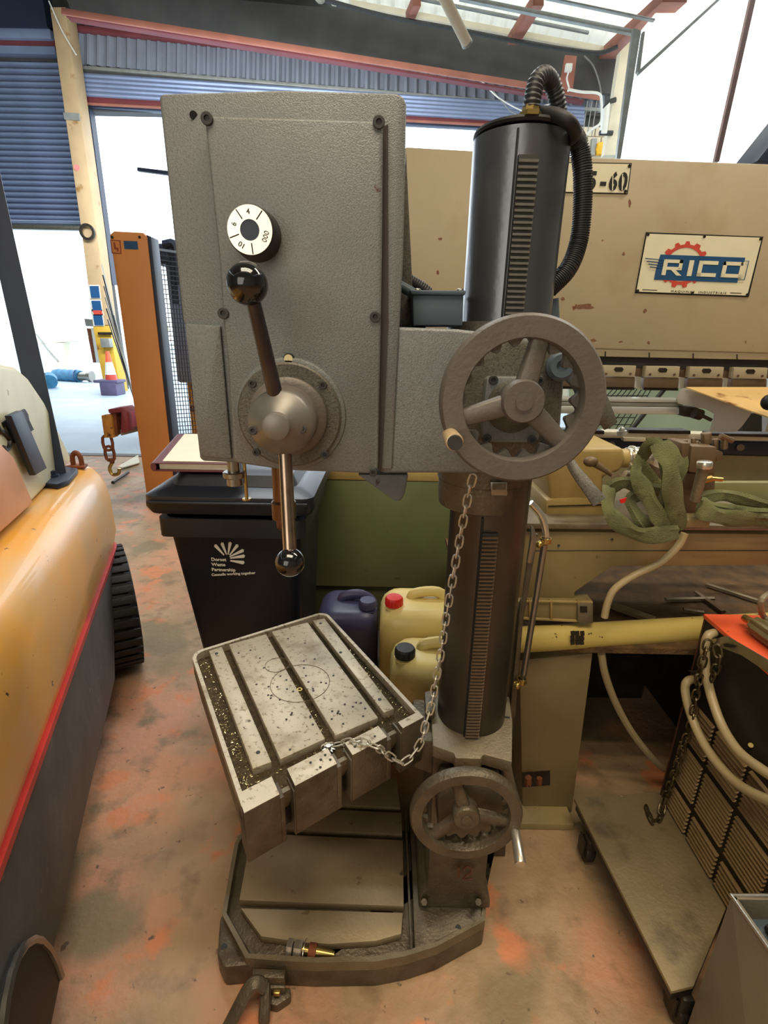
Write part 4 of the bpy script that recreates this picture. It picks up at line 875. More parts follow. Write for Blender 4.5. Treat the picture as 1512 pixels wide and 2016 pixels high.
# bed of the press brake
part('bed_bar', MB().prism(Vs([(1090, 846), (1190, 850), (1700, 862), (1700, 872), (1190, 862), (1090, 858)], PY - .02), (0, .12, 0), .003), BRICKC, pb)
part('bed_die', MB().prism(Vs([(1238, 846), (1360, 848), (1360, 855), (1238, 853)], PY - .03), (0, .10, 0), .003), DIRTY, pb)
part('bed_die', MB().prism(Vs([(1110, 846), (1190, 848), (1190, 855), (1110, 853)], PY - .03), (0, .10, 0), .003), DIRTY, pb)
part('bed_die', MB().prism(Vs([(1400, 853), (1700, 858), (1700, 866), (1400, 858)], PY - .05), (0, .10, 0), .003), DIRTY, pb)
part('bed_plate', MB().prism(Vs([(1228, 861), (1272, 862), (1272, 870), (1228, 869)], PY - .04), (0, .05, 0), .003), BRICKC, pb)
part('bed_beam', MB().prism(Vs([(1080, 862), (1700, 876), (1700, 902), (1080, 884)], PY), (0, .12, 0), .004), STRUT, pb)
part('bed_knob', MB().sphere(V(1224, 846, PY - .06), .02).cyl(V(1224, 848, PY - .06), V(1224, 856, PY - .06), .03), ALU, pb)
for x in (1204, 1298, 1458): part('bed_boss', MB().cyl(V(x, 876 + (x-1204)*.02, PY - .02), V(x, 876 + (x-1204)*.02, PY), .022, n=16), DIE, pb)
lowp = [V(1050, 886, PY + .02), V(1700, 904, PY + .02), (3.2, PY + .02, 0.0), (0.12, PY + .02, 0.0)]
part('lower_plate', MB().prism(lowp, (0, .1, 0)), mat('lower_olive_cream', (140, 136, 98), .5), pb)
# signs
sg = part('model_sign', MB().prism(Vs([(1060, 318), (1244, 321), (1236, 382), (1052, 378)], PY - .004), (0, .004, 0)), SBLK, pb, 'number plate reading 35-60')
part('sign_field', MB().prism(Vs([(1062, 320), (1242, 323), (1234, 380), (1054, 376)], PY - .007), (0, .004, 0)), SIGN, sg)
o_ = V(1135, 364, PY - .008); ux = V(1235, 367, PY - .008) - o_
def stencil(poly): return part('stencil_stroke', MB().prism([V(x, y, PY - .010) for x, y in poly], (0, .002, 0)), SBLK, sg)
sgL = LOCS[sg.name]
for ch_, cx_, cy_, sx_ in (('3', 1128, 370, .80), ('5', 1156, 371, .80), ('-', 1180, 372, .9), ('6', 1197, 373, .80), ('0', 1216, 373.5, .80)):
    text(sg, 'sign_numeral', ch_, basis(V(cx_, cy_, PY-.0095), ux, (0.01, 0, 1)), .117, SBLK, sx_, .0045, 'LEFT', .001)
for bx_ in (1164, 1206, 1225):
    part('stencil_bridge', MB().prism(Vs([(bx_, 342), (bx_ + 1.8, 342), (bx_ + .8, 375), (bx_ - 1.0, 375)], PY - .0125), (0, .002, 0)), SIGN, sg)
for cx in (1176, 1208, 1227):   # stencil bridges
    pass
for q in ((1239, 327), (1231, 377)): mb = MB(); screw(mb, V(q[0], q[1], PY - .007), .009, h=.004); part('rivet', mb, DIRTY, sg)
rs_ = part('brand_sign', MB().prism(Vs([(1272, 457), (1503, 466), (1474, 585), (1250, 577)], PY - .004), (0, .004, 0)), SBLK, pb, 'enamel sign with a red cog and blue band')
part('sign_field', MB().prism(Vs([(1274, 460), (1500, 468), (1471, 582), (1253, 574)], PY - .007), (0, .004, 0)), SIGN, rs_)
# cog drawn as a ring with teeth in the slanted frame of the plate
def RS(u, v, d=.010):  # u: 0..1 left-right, v: 0..1 top-bottom inside the sign
    x = (1272 + (1250 - 1272)*v)*(1 - u) + (1503 + (1474 - 1503)*v)*u; y = (457 + 120*v)*(1 - u) + (466 + 119*v)*u
    return V(x, y, PY - d)
def cogpt(t, r): return RS(.372 + .175*r*math.cos(t), .505 + .325*r*math.sin(t), .0095)
for a0_, a1_ in ((PI*1.08, PI*1.92), (PI*.13, PI*.83)):
    pts_o = []; K = 40
    for k in range(K + 1):
        t = a0_ + (a1_ - a0_)*k/K; tooth = (math.cos(t*13 + 1.5) > 0.2); pts_o.append(cogpt(t, 1.18 if tooth else 1.02))
    pts_i = [cogpt(a1_ + (a0_ - a1_)*k/K, .86) for k in range(K + 1)]
    mb = MB(); O_ = [mb.bm.verts.new(p) for p in pts_o]; I_ = [mb.bm.verts.new(p) for p in pts_i[::-1]]
    for k in range(K): mb.bm.faces.new((O_[k], O_[k+1], I_[k+1], I_[k]))
    r_ = bmesh.ops.extrude_face_region(mb.bm, geom=mb.bm.faces[:]); bmesh.ops.translate(mb.bm, verts=[g for g in r_['geom'] if isinstance(g, bmesh.types.BMVert)], vec=(0, .002, 0))
    part('cog', mb, SRED, rs_)
part('blue_band', MB().prism([RS(.16, .355), RS(.89, .355), RS(.89, .42), RS(.87, .71), RS(.87, .77), RS(.145, .77), RS(.145, .62)], (0, .003, 0)), SBLUE, rs_)
def RL(pls, m=SIGN, d=.0125, nm='letter'):
    mb = MB()
    for p in pls: mb.prism([RS(u, v, d) for u, v in p], (0, .002, 0))
    part(nm, mb, m, rs_)
def bar(u0, v0, u1, v1): return [(u0, v0), (u1, v0), (u1, v1), (u0, v1)]
RL([bar(.20, .43, .365, .485), bar(.20, .43, .235, .69), bar(.335, .43, .365, .59), bar(.235, .55, .365, .60), [(.275, .60), (.315, .60), (.375, .69), (.33, .69)]])
RL([bar(.42, .43, .46, .69)])
RL([bar(.505, .43, .67, .49), bar(.505, .43, .54, .69), bar(.505, .63, .67, .69)])
RL([bar(.715, .43, .90, .49), bar(.715, .43, .75, .69), bar(.865, .43, .90, .69), bar(.715, .63, .90, .69)])
RL([bar(.893, .405, .93, .412), bar(.925, .405, .93, .72), bar(.87, .712, .93, .72)], SBLUE, .0126)
for k in range(4):
    RL([[(.035 + k*.018, .42 + k*.045), (.205, .44 + k*.045), (.205, .45 + k*.045), (.035 + k*.018, .432 + k*.045)]], SBLUE, .0125, 'wing_stroke')
o_ = RS(.34, .955, .0085); ux = RS(.8, .955, .0085) - o_
text(rs_, 'sign_text', 'MAQUINAS  INDUSTRIAIS', basis(RS(.31, .965, .0085), ux, RS(.31, .8) - RS(.31, .965)), .017, SBLK, 1.35, 0, 'LEFT', .0005, 1.3)
for u0, u1 in ((.06, .19), (.83, .93)): RL([bar(u0, .935, u1, .945)], SBLK, .0085, 'small_print')
for u, v in ((.02, .04), (.98, .04), (.02, .96), (.98, .96), (.5, .035), (.5, .965)):
    mb = MB(); screw(mb, RS(u, v, .007), .008, h=.004); part('rivet', mb, DIRTY, rs_)
random.seed(21)
for (x, y, rx, ry) in ((1152, 603, 22, 7), (1270, 612, 4, 5), (1108, 588, 5, 4), (1168, 670, 6, 3), (1277, 675, 3, 4), (1222, 673, 5, 2), (862, 536, 3, 5), (866, 470, 5, 3), (1240, 400, 3, 8), (1228, 500, 3, 4)):
    pts_ = []
    for k in range(14):
        t = 2*PI*k/14; q = random.uniform(.55, 1.1); pts_.append((x + rx*q*math.cos(t), y + ry*q*math.sin(t)))
    part('rust_patch', MB().prism(Vs(pts_, PY - .0015), (0, .002, 0)), mat('rust_on_cream', (122, 84, 60), .8, 0, .25, 60) if 'rust_on_cream' not in MATS else MATS['rust_on_cream'], pb)
# frosted guard and amber board lying on the bed
gd = thing('plastic_guard', 'frosted curved plastic guard sheet standing on the press brake bed', 'guard', V(1400, 850, 3.0))
gpx = [(1338, 773), (1345, 765), (1352, 765), (1482, 806), (1478, 816), (1462, 838), (1450, 850), (1398, 850), (1404, 832), (1408, 815), (1392, 806), (1336, 795), (1333, 785)]
part('sheet', MB().prism(Vs(gpx, 3.02), (0.0, 0.012, 0)), FROST, gd)
bdp = thing('amber_board', 'amber varnished board lying slanted over the frosted guard', 'board', V(1450, 790, 2.9))
part('board', MB().prism([V(1350, 764, 3.0), V(1700, 764, 3.2), V(1700, 826, 2.6), V(1512, 823, 2.6)], (0, 0, .006)), WOOD, bdp)
part('knob', MB().sphere(V(1516, 792, 2.58), .04), BLKM, bdp)

# ================================================================== welder on its trolley (right)
trl = thing('welder_trolley', 'low grimy steel trolley with castors under the red welder', 'trolley', (0.95, 1.1, 0))
DZ = .16
deck = [Z(1130, 1571, DZ), Z(1285, 1560, DZ), (1.50, 1.36, DZ), (1.50, 0.98, DZ), Z(1432, 1782, DZ), Z(1366, 1941, DZ), Z(1322, 1952, DZ)]
part('deck', MB().prism(deck, (0, 0, -.012), .002), DECK, trl)
sk = [vec(p) - Vector((0, 0, .012)) for p in deck]
sk2 = [p + (Vector((1.1, 1.12, p.z)) - p)*.02 for p in sk]
part('skirt', MB().prism(sk2, (0, 0, -.035), .002), WDARK, trl)
def castor(x, y, lab=None):
    part('castor_fork', MB().box((x, y, .09), (.03, .04, .05), None, .006).box((x - .02, y + .01, .06), (.005, .04, .07)).box((x + .02, y + .01, .06), (.005, .04, .07)), DIRTY, trl)
    part('castor_wheel', MB().cyl((x - .013, y + .015, .04), (x + .013, y + .015, .04), .04, n=24, rd=.004), DIRTY, trl)
cf = Z(1350, 1975, .09); castor(cf.x - .0, cf.y + .01); cb = Z(1155, 1660, .08); castor(cb.x + .01, cb.y); castor(1.35, 1.05); castor(1.35, 1.3)
wd = thing('welder', 'red topped welding machine with louvred black side standing on the trolley', 'welder', (1.15, 1.15, DZ))
WX = 0.965; wy0, wy1, wz1 = 0.60, 1.34, 0.86
wy0 = 0.86
def WF(px, py, d=0.0): return XX(px, py, WX - d)
part('case', MB().box2((WX, wy0, DZ), (WX + .42, wy1, wz1 - .012), .004), WDARK, wd)
part('top', MB().box2((WX - .004, wy0 - .01, wz1 - .014), (WX + .43, wy1 + .006, wz1), .003), REDW, wd, 'red painted top')
part('side_edge', MB().box2((WX - .002, wy1 - .002, DZ), (WX + .006, wy1 + .002, wz1 - .014)), mat('brown_red_edge', (84, 50, 36), .5), wd)
# louvres: grid of pressed slats on the left side, each its own part
lou = None
zr = [(.165, .262), (.285, .43), (.45, .585)]
colsY = [(1.305, 1.19), (1.175, 1.05), (1.035, .90)]
for (za, zb) in zr:
    n_ = max(5, int((zb - za)/.0145))
    for (ya, yb) in colsY:
        if za > .44 and ya > 1.3: ya = 1.285
        for k in range(n_):
            z = za + (k + .5)*(zb - za)/n_
            if lou is None or abs((ya - yb) - louw) > .001:
                pr = [(WX, ya, z - .005), (WX - .009, ya, z - .004), (WX - .010, ya, z - .001), (WX, ya, z + .005)]
                mb = MB(); mb.prism(pr, (0, yb - ya, 0), .0015, 1)
                lou = part('louvre', mb, LOUV, wd); lz0, ly0, louw = z, ya, ya - yb
            else: inst('louvre', lou, wd, (0, ya - ly0, z - lz0))
part('cover_screw', MB().cyl(WF(1478, 1467), WF(1478, 1467, .006), .006, n=12), BRASS, wd)
# bracket strap
part('strap_bracket', MB().prism([WF(1396, 1260, .001), WF(1430, 1252, .02), WF(1437, 1256, .03), WF(1512, 1300, .03), WF(1512, 1325, .03), WF(1460, 1290, .03), WF(1415, 1273, .03)], (.004, 0, 0)), STEEL, wd, 'dull steel strap')
part('strap_slot', MB().prism([WF(1424, 1268, .032), WF(1430, 1266, .032), WF(1441, 1270, .032), WF(1438, 1274, .032), WF(1426, 1273, .032)], (.002, 0, 0)), DIRTY, wd)
part('cable_hook', MB().prism([WF(1352, 1320, .03), WF(1378, 1320, .03), WF(1384, 1334, .03), WF(1374, 1336, .03), WF(1366, 1326, .02)], (.01, 0, 0), .002), STEEL, wd)
cbs = thing('welding_cable', 'cream welding cable looping down the welder side from the top hole', 'cable', WF(1405, 1250, .02))
part('cable', MB().tube([WF(1406, 1246, .005), WF(1394, 1252, .03), WF(1388, 1275, .035), WF(1390, 1320, .035), WF(1400, 1370, .035), WF(1422, 1430, .035), WF(1455, 1480, .035), WF(1500, 1515, .035), WF(1540, 1540, .035)], .0125, 12, smooth=6), CABLE, cbs)
cb2 = thing('welding_cable', 'lower cream welding cable starting at the hook on the welder corner', 'cable', WF(1362, 1335, .02))
part('cable', MB().tube([WF(1368, 1336, .01), WF(1353, 1342, .04), WF(1349, 1360, .045), WF(1358, 1400, .045), WF(1378, 1450, .045), WF(1410, 1500, .045), WF(1455, 1545, .045), WF(1512, 1575, .045), WF(1560, 1590, .045)], .0125, 12, smooth=6), CABLE, cb2)
cw = thing('cylinder_chain', 'thin oily chain hanging down the left edge of the welder', 'chain', WF(1380, 1330, .04))
def chain_along(pts, nm, parent, m, L, W, r, pitch, start=0):
    P = catmull([vec(p) for p in pts], 10); acc = 0; k = 0; prev = P[0]; last = None
    dist = [0]
    for a, b in zip(P, P[1:]): dist.append(dist[-1] + (b - a).length)
    s_ = pitch/2
    while s_ < dist[-1]:
        i = max(j for j in range(len(dist)) if dist[j] <= s_); i = min(i, len(P) - 2)
        f = (s_ - dist[i])/max(1e-9, dist[i+1] - dist[i]); p = P[i].lerp(P[i+1], f); d = (P[i+1] - P[i]).normalized()
        side = d.cross(Vector((0, 1, 0))); side = side if side.length > .1 else Vector((1, 0, 0))
        q = Quaternion(d, (PI/2 if k % 2 else 0) + .35 + random.uniform(-.15, .15))
        mb = MB(); link(mb, p, L, W, r, d, q @ side); part(nm, mb, m, parent)
        s_ += pitch; k += 1
cm = mat('oily_chain', (92, 80, 56), .35, .8, .2, 20)
chain_along([WF(1394, 1262, .05), WF(1388, 1285, .05), WF(1378, 1320, .055), WF(1376, 1340, .055), WF(1370, 1370, .05), WF(1362, 1420, .045), WF(1345, 1470, .04), WF(1325, 1530, .035), WF(1308, 1575, .03), Z(1298, 1612, DZ + .008), Z(1285, 1618, DZ + .008), Z(1275, 1600, DZ + .008), Z(1270, 1585, DZ + .008)], 'link', cw, cm, .036, .02, .0032, .027)
cw2 = thing('hanging_chain', 'short chain loop hanging from the steel strap on the welder', 'chain', WF(1412, 1275, .04))
chain_along([WF(1412, 1272, .045), WF(1414, 1300, .05), WF(1404, 1330, .05), WF(1400, 1335, .05)], 'link', cw2, cm, .036, .02, .0032, .027)
gun = thing('electrode_holder', 'ribbed electrode holder with brass tip resting on the red welder top', 'electrode holder', Z(1490, 1235, wz1 + .02))
g0, g1, g2 = Z(1471, 1218, wz1 + .03), Z(1482, 1226, wz1 + .03), Z(1545, 1270, wz1 + .03)
part('tip', MB().cyl(Z(1464, 1215, wz1 + .03), g1, .010, .011, 14, .002), BRASS, gun)
def ribw(k, t, r): return r*(1 + .10*math.cos(t*8))
part('grip', MB().lathe([(.012, 0), (.022, .008), (.026, .03), (.026, .16), (.02, .2)], g1, g2 - g1, 48, wob=ribw), mat('grimy_grip', (110, 98, 66), .45, .1, .2, 30), gun)
wl = thing('work_lead', 'grey lead curling up behind the electrode holder on the welder top', 'lead', Z(1500, 1195, wz1))
part('lead', MB().tube([Z(1530, 1235, wz1 + .02), Z(1505, 1215, wz1 + .02), Z(1498, 1200, wz1 + .06), Z(1500, 1180, wz1 + .10), Z(1520, 1165, wz1 + .10)], .008, 10, smooth=6), mat('grey_lead', (128, 118, 92), .4), wl)
# sheet-metal box in the bottom right corner
mt = thing('sheet_metal_box', 'open grey sheet metal box with a bright lip in the bottom right corner', 'box', (0.9, 0.65, 0))
BX0, BZ = .77, .50
e0, e1 = Z(1440, 1763, BZ), Z(1512, 1866, BZ)
yb_, yf_ = e0.y, 0.42
x_f = e0.x + (e1.x - e0.x)*(yf_ - yb_)/(e1.y - e0.y)
wallm = mat('olive_grey_sheet', (118, 108, 86), .5, .1, .1, 5, .1, 120)
fb0, fb1 = Vector((e0.x - .06, yb_ - .02, .0)), Vector((x_f - .06, yf_, 0))
part('left_wall', MB().prism([e0, (x_f, yf_, BZ), fb1, Vector((e0.x - .0, yb_, 0))], (.008, 0, 0)), wallm, mt)
part('back_wall', MB().box2((e0.x, yb_ - .008, 0), (1.15, yb_, BZ)), wallm, mt)
part('right_wall', MB().box2((1.142, yf_, 0), (1.15, yb_, BZ)), wallm, mt)
part('bottom', MB().box2((e0.x + .01, yf_, BZ - .07), (1.142, yb_ - .008, BZ - .06)), BOXG, mt)
part('lip', MB().tube([(x_f, yf_, BZ), e0, (1.15, yb_, BZ + .01)], .0045, 8), CHROME, mt, 'bright folded lip')
part('inner_hose', MB().tube([(e0.x + .07, yb_ - .03, BZ - .05), (e0.x + .08, yb_ - .07, BZ - .045), (e0.x + .16, yb_ - .11, BZ - .04)], .009, 8, smooth=5), RUBBER, mt)

# ================================================================== the column drill
dp = thing('drill_press', 'big grey column drill press with two handwheels and a slotted table', 'drill', (0.2, 1.12, 0))
CX, CY, CR = 0.243, 1.12, 0.089
# ---- base
bz = .10; ft = .068
outline = [(500, 1600), (462, 1660), (437, 1800), (483, 1886), (560, 1892), (620, 1895), (740, 1893), (800, 1882), (860, 1863), (955, 1812), (964, 1700), (970, 1560)]
OB = Zs(outline, bz) + [Vector((.41, 1.265, bz)), Vector((-.20, 1.265, bz))]
outline += [0, 0]
part('base_slab', MB().prism([(p.x, p.y, 0) for p in OB], (0, 0, ft), .006), CAST, dp, 'oily cast iron base')
mb = MB(); n_ = len(OB); ce = Vector((-.02, 1.1, bz))
lip_in = []
for i, p in enumerate(OB):
    a, b = OB[(i-1) % n_], OB[(i+1) % n_]; t = (b - a).normalized(); nr = Vector((-t.y, t.x, 0))
    if nr.dot(ce - p) < 0: nr = -nr
    lip_in.append(p + nr*.012)
for i in range(0, 10):
    j = i + 1
    mb.prism([OB[i], OB[j], lip_in[j], lip_in[i]], (0, 0, -(bz - ft + .002)))
part('base_rim', mb, CASTL, dp, angle=25)  # highlight along the rim put in as a lighter iron
part('base_shoulder', MB().prism(Zs([(816, 1868), (862, 1855), (948, 1808), (957, 1700), (966, 1560)], bz) + [Vector((.40, 1.26, bz)), Vector((.16, 1.26, bz))] + Zs([(806, 1600), (811, 1700)], bz), (0, 0, -.04), .003), CAST, dp)
part('base_rib', MB().prism(Zs([(797, 1600), (800, 1600), (812, 1866), (808, 1869)], bz + .002), (0, 0, -.03)), CAST, dp)
pz = .094
for pts in ([(474, 1788), (793, 1797), (790, 1838), (740, 1852), (650, 1858), (595, 1855), (514, 1843)], [(486, 1690), (560, 1643), (793, 1654), (795, 1784), (471, 1772)], [(575, 1590), (790, 1600), (792, 1642), (560, 1632)], [(620, 1530), (780, 1530), (788, 1590), (580, 1580)]):
    part('tee_slot_plate', MB().prism(Zs(pts, pz), (0, 0, -.025), .001), BASEM, dp)
fo = Zs([(428, 1878), (433, 1805), (445, 1790), (500, 1885), (495, 1900), (440, 1905)], .075)
part('foot_lug', MB().prism(fo, (0, 0, -.075), .008), CAST, dp)
part('lug_hole', MB().cyl(Z(441, 1866, .0755), Z(441, 1866, .0765), .009, n=16), BLKM, dp)
part('base_hole', MB().cyl(Z(902, 1827, .1003), Z(902, 1827, .1010), .008, n=16), BLKM, dp)
# bracket lever foot in front
bl_ = part('clamp_block', MB().prism(Zs([(497, 1906), (562, 1908), (560, 1926), (497, 1924)], .085), (0, 0, -.03), .003).prism(Zs([(520, 1924), (560, 1926), (562, 1945), (530, 1946)], .055), (0, 0, -.03), .003), CAST, dp)
part('pedal', MB().tube([Z(445, 2030, .03), Z(468, 1985, .06), Z(490, 1945, .085), Z(505, 1935, .09), Z(522, 1942, .075)], .017, 8, smooth=5, flat=(.5, 1), up=(0, 0, 1)).tube([Z(522, 1935, .06), Z(522, 1968, .045), Z(520, 2000, .03), Z(520, 2012, .015)], .014, 8, smooth=4).prism(Zs([(520, 1940), (572, 1944), (572, 1962), (545, 1980), (525, 1975)], .03), (0, 0, -.028), .004), CAST, dp)
part('pedal_screw', MB().box(Z(545, 1954, .05), (.018, .012, .014), None, .003), BRASS, dp)
# ---- column and racks
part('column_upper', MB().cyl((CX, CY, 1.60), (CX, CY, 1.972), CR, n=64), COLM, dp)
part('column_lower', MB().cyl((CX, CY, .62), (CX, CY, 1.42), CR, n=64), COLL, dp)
part('column_cap', MB().lathe([(CR - .01, 0), (CR + .002, .001), (CR + .005, .005), (CR + .004, .009), (CR - .01, .014), (.02, .020)], (CX + .004, CY, 1.972), (0.03, .03, 1), 48), BLKM, dp)
def rack(z0, z1, xx, w_, pitch_, m):
    yb = CY - CR + .006
    r_ = part('rack', MB().box2((xx - w_/2, yb - .012, z0), (xx + w_/2, yb, z1)), DARKG, dp)
    n = int((z1 - z0)/pitch_); t0 = None
    for i in range(n):
        z = z0 + (i + .5)*pitch_
        if t0 is None:
            t0 = part('tooth', MB().prism([(xx - w_/2, yb - .012, z - pitch_*.42), (xx - w_/2, yb - .0165, z - pitch_*.24), (xx - w_/2, yb - .0165, z + pitch_*.16), (xx - w_/2, yb - .012, z + pitch_*.34)], (w_, 0, 0)), m, r_); zz = z
        else: inst('tooth', t0, r_, (0, 0, z - zz))
rack(1.60, V(1048, 302, 1.02).z, CX - .006, .034, .0094, STEEL)
rack(.668, V(965, 1052, 1.02).z, CX - .012, .034, .0094, mat('rack_tooth_steel', (112, 96, 76), .4, .5, .2, 20))
part('rack_seam', MB().box2((CX - .028, CY - CR - .0008, 1.6), (CX - .025, CY - CR + .006, 1.965)), BLKM, dp)
part('rack_seam', MB().box2((CX - .032, CY - CR - .0008, .64), (CX - .029, CY - CR + .006, 1.26)), BLKM, dp)
# ---- collar under the head
part('collar', MB().lathe([(.090, 0), (.098, .004), (.101, .03), (.101, .060), (.104, .064), (.104, .14), (.10, .17)], (.225, CY + .005, 1.262), (0, 0, 1), 12 * 4), CAST, dp)
part('collar_label', MB().prism(Vs([(966, 949), (999, 949), (999, 976), (967, 975)], CY - .108), (0, .004, 0), .001), STEEL, dp)
part('collar_label_field', MB().prism(Vs([(970, 953), (996, 953), (996, 964), (970, 964)], CY - .110), (0, .002, 0)), CAST, dp)
# ---- head casting
HY = .86
body = Vs([(313, 192), (318, 184), (560, 177), (780, 183), (794, 190), (800, 205), (794, 500), (772, 925), (400, 908), (393, 902), (365, 640), (360, 632)], HY)
part('head_body', MB().prism(body, (0, .34, 0), .010, 3), HAM, dp, 'hammered grey head casting')
part('head_right_flange', MB().prism([(p.x, p.y, p.z) for p in Vs([(768, 640), (800, 300), (812, 560), (840, 650)], HY + .2)], (0, .08, 0), .003), HAMD, dp)
part('left_step', MB().prism(Vs([(363, 637), (434, 641), (434, 650), (456, 905), (400, 900), (392, 894)], HY - .006), (0, .01, 0), .003), HAM, dp)
cover = Vs([(402, 230), (410, 227), (745, 237), (754, 245), (752, 500), (744, 922), (736, 933), (560, 926), (466, 912), (459, 900), (447, 700), (438, 625), (432, 520)], HY - .02)
part('front_cover', MB().prism(cover, (0, .03, 0), .007, 3), HAM, dp, 'raised front cover plate')
part('cover_gap', MB().prism(Vs([(753, 250), (764, 244), (764, 640), (752, 930), (744, 925)], HY - .003), (0, .004, 0)), mat('dark_gap', (58, 50, 44), .6), dp)  # dark strip laid in the groove right of the cover
for q in ((408, 234), (746, 241), (440, 617), (739, 624)):
    mb = MB(); screw(mb, V(q[0], q[1], HY - .02), .0085, h=.003); part('cap_screw', mb, DARKG, dp)
part('blind_hole', MB().cyl(V(381, 227, HY - .0015), V(381, 227, HY), .0055, n=16), BLKM, dp)
mb = MB(); screw(mb, V(735, 930, HY - .022), .007, h=.003); part('cap_screw', mb, DARKG, dp)
# arm
arm = Vs([(757, 652), (768, 643), (900, 648), (1085, 668), (1108, 690), (1112, 740), (1098, 920), (1085, 932), (757, 932), (748, 928)], HY + .005)
part('arm', MB().prism(arm, (0, .30, 0), .012, 3), HAM, dp, 'arm casting clamped round the column')
part('arm_sleeve', MB().cyl((CX, CY, V(900, 925, 1.0).z - .01), (CX, CY, 1.655), CR + .03, n=48), HAMD, dp)
# panels on the arm around the wheel
part('gear_cover', MB().prism(Vs([(968, 742), (1062, 742), (1069, 750), (1068, 835), (1062, 866), (1040, 872), (966, 872), (950, 866), (950, 835), (953, 790), (958, 745)], HY - .035), (0, .05, 0), .004), HAM, dp)
part('gear_boss', MB().prism(Vs([(905, 700), (990, 662), (1075, 672), (1112, 722), (1100, 880), (1060, 920), (940, 922), (900, 860)], HY - .012), (0, .05, 0), .01), HAMD, dp)
for q in ((971, 748), (1062, 750), (958, 863), (1047, 866)):
    mb = MB(); screw(mb, V(q[0], q[1], HY - .035), .0075, h=.003); part('cap_screw', mb, DARKG, dp)
part('shaft_boss', MB().lathe([(.04, 0), (.042, .004), (.038, .012), (.02, .04)], V(1008, 800, HY - .035) , (0, -1, 0), 32), HAMD, dp)
# ---- triangular scoop under the head, electric box, conduits
part('scoop', MB().prism(Vs([(703, 934), (804, 934), (797, 972), (789, 987), (778, 988)], HY + .04), (0, .06, 0), .004), mat('pale_blue_grey_cast', (104, 110, 112), .5, .2, .15, 20, .2, 60, [((60, 50, 44), 30, .64, .05)]), dp)
eb = part('terminal_box', MB().prism(Vs([(812, 580), (913, 580), (911, 641), (814, 641)], .98), (0, .14, 0), .003), BOXG, dp, 'blue grey terminal box')
part('terminal_lid', MB().prism(Vs([(806, 571), (918, 572), (916, 581), (811, 580)], .975), (0, .15, 0), .002), BOXG, eb)
for x in (822, 906): part('lid_bolt', MB().sphere(V(x, 572, 1.0), .007, (1, 1, .6)), STEEL, eb)
def corr(pts, r, n, nm, m, amp=.12, k=8):
    P = catmull([vec(p) for p in pts], k); mb = MB(); u = Vector((0, 1, .1)); R = []
    d = [0]
    for a, b in zip(P, P[1:]): d.append(d[-1] + (b - a).length)
    N_ = n*4; rings = []
    for q in range(N_ + 1):
        s_ = d[-1]*q/N_; i = max(j for j in range(len(d)) if d[j] <= s_ + 1e-9); i = min(i, len(P) - 2)
        p = P[i].lerp(P[i+1], (s_ - d[i])/max(1e-9, d[i+1] - d[i])); t = (P[i+1] - P[i]).normalized()
        u = (u - t*u.dot(t)).normalized(); v = t.cross(u); rr_ = r*(1 + (amp if q % 4 in (1, 2) else -amp*.3))
        rings.append([p + (u*math.cos(2*PI*e/14) + v*math.sin(2*PI*e/14))*rr_ for e in range(14)])
    mb.loft(rings); return part(nm, mb, m, dp, angle=60)
corr([V(780, 540, 1.08), V(800, 548, 1.08), V(830, 566, 1.08), V(845, 578, 1.08)], .0105, 16, 'flexible_conduit', HOSE)
part('conduit_pipe', MB().cyl(V(780, 558, 1.02), V(818, 580, 1.0), .009), BOXG, dp)
# ---- hose over the column top
corr([V(1046, 215, 1.04), V(1049, 190, 1.04), V(1057, 160, 1.045), V(1073, 149, 1.06), V(1088, 168, 1.08), V(1097, 200, 1.09), V(1102, 232, 1.10)], .0132, 22, 'flexible_conduit', HOSE)
part('gland', MB().cyl(V(1044, 228, 1.04), V(1046, 210, 1.04), .016, .0145, 8).cyl(V(1044, 232, 1.04), V(1045, 222, 1.04), .019, n=6), BRASS, dp, 'brass hose gland')
corr([V(1120, 255, 1.12), V(1138, 285, 1.14), V(1147, 340, 1.14), V(1146, 420, 1.14), V(1138, 480, 1.14), V(1118, 530, 1.13), V(1080, 570, 1.12)], .0165, 74, 'flexible_conduit', HOSE)
part('hose_cap', MB().tube([V(1060, 222, 1.06), V(1095, 227, 1.03), V(1122, 242, 1.02), V(1134, 264, 1.05), V(1126, 275, 1.08)], .011, 12, smooth=5, flat=(1, .8)), BLKM, dp)
part('column_back_boss', MB().cyl(V(1080, 590, 1.14), V(1083, 650, 1.14), .02, n=20), BOXG, dp)
# ---- speed dial
d0 = V(502, 464, HY - .02); d1 = V(500, 460, HY - .055)
dl_ = part('speed_dial', MB().lathe([(.036, 0), (.0335, .012), (.0335, .036), (.031, .040)], d0 + Vector((.003, 0, 0)), (0, -1, 0), 48), DARKG, dp, 'speed selector dial with silver ring')
dz = Vector((d0.x + .003, HY - .02 - .040, d0.z))
part('silver_ring', MB().ring([(.0135, 0), (.0315, 0), (.0315, .002), (.0135, .002)], dz, (0, -1, 0), 48), CHROME, dl_)
part('centre_hole', MB().cyl(dz, dz - Vector((0, .0012, 0)), .0135, n=32), mat('dial_centre_blue_grey', (44, 54, 72), .5), dl_)
for a in (125, 52, 200, 275):
    t = math.radians(a); e1_ = Vector((math.cos(t), 0, math.sin(t)))
    part('tick', MB().tube([dz + e1_*.0165 - Vector((0, .0022, 0)), dz + e1_*.0305 - Vector((0, .0022, 0))], .0008, 4), BLKM, dl_)
def dtext(s_, ang, sz=.010):
    t = math.radians(ang); rad = Vector((math.cos(t), 0, math.sin(t))); tan = Vector((math.sin(t), 0, -math.cos(t)))
    text(dl_, 'numeral', s_, basis(dz + rad*.0195 - Vector((0, .0025, 0)), tan, rad), sz, DARKG)
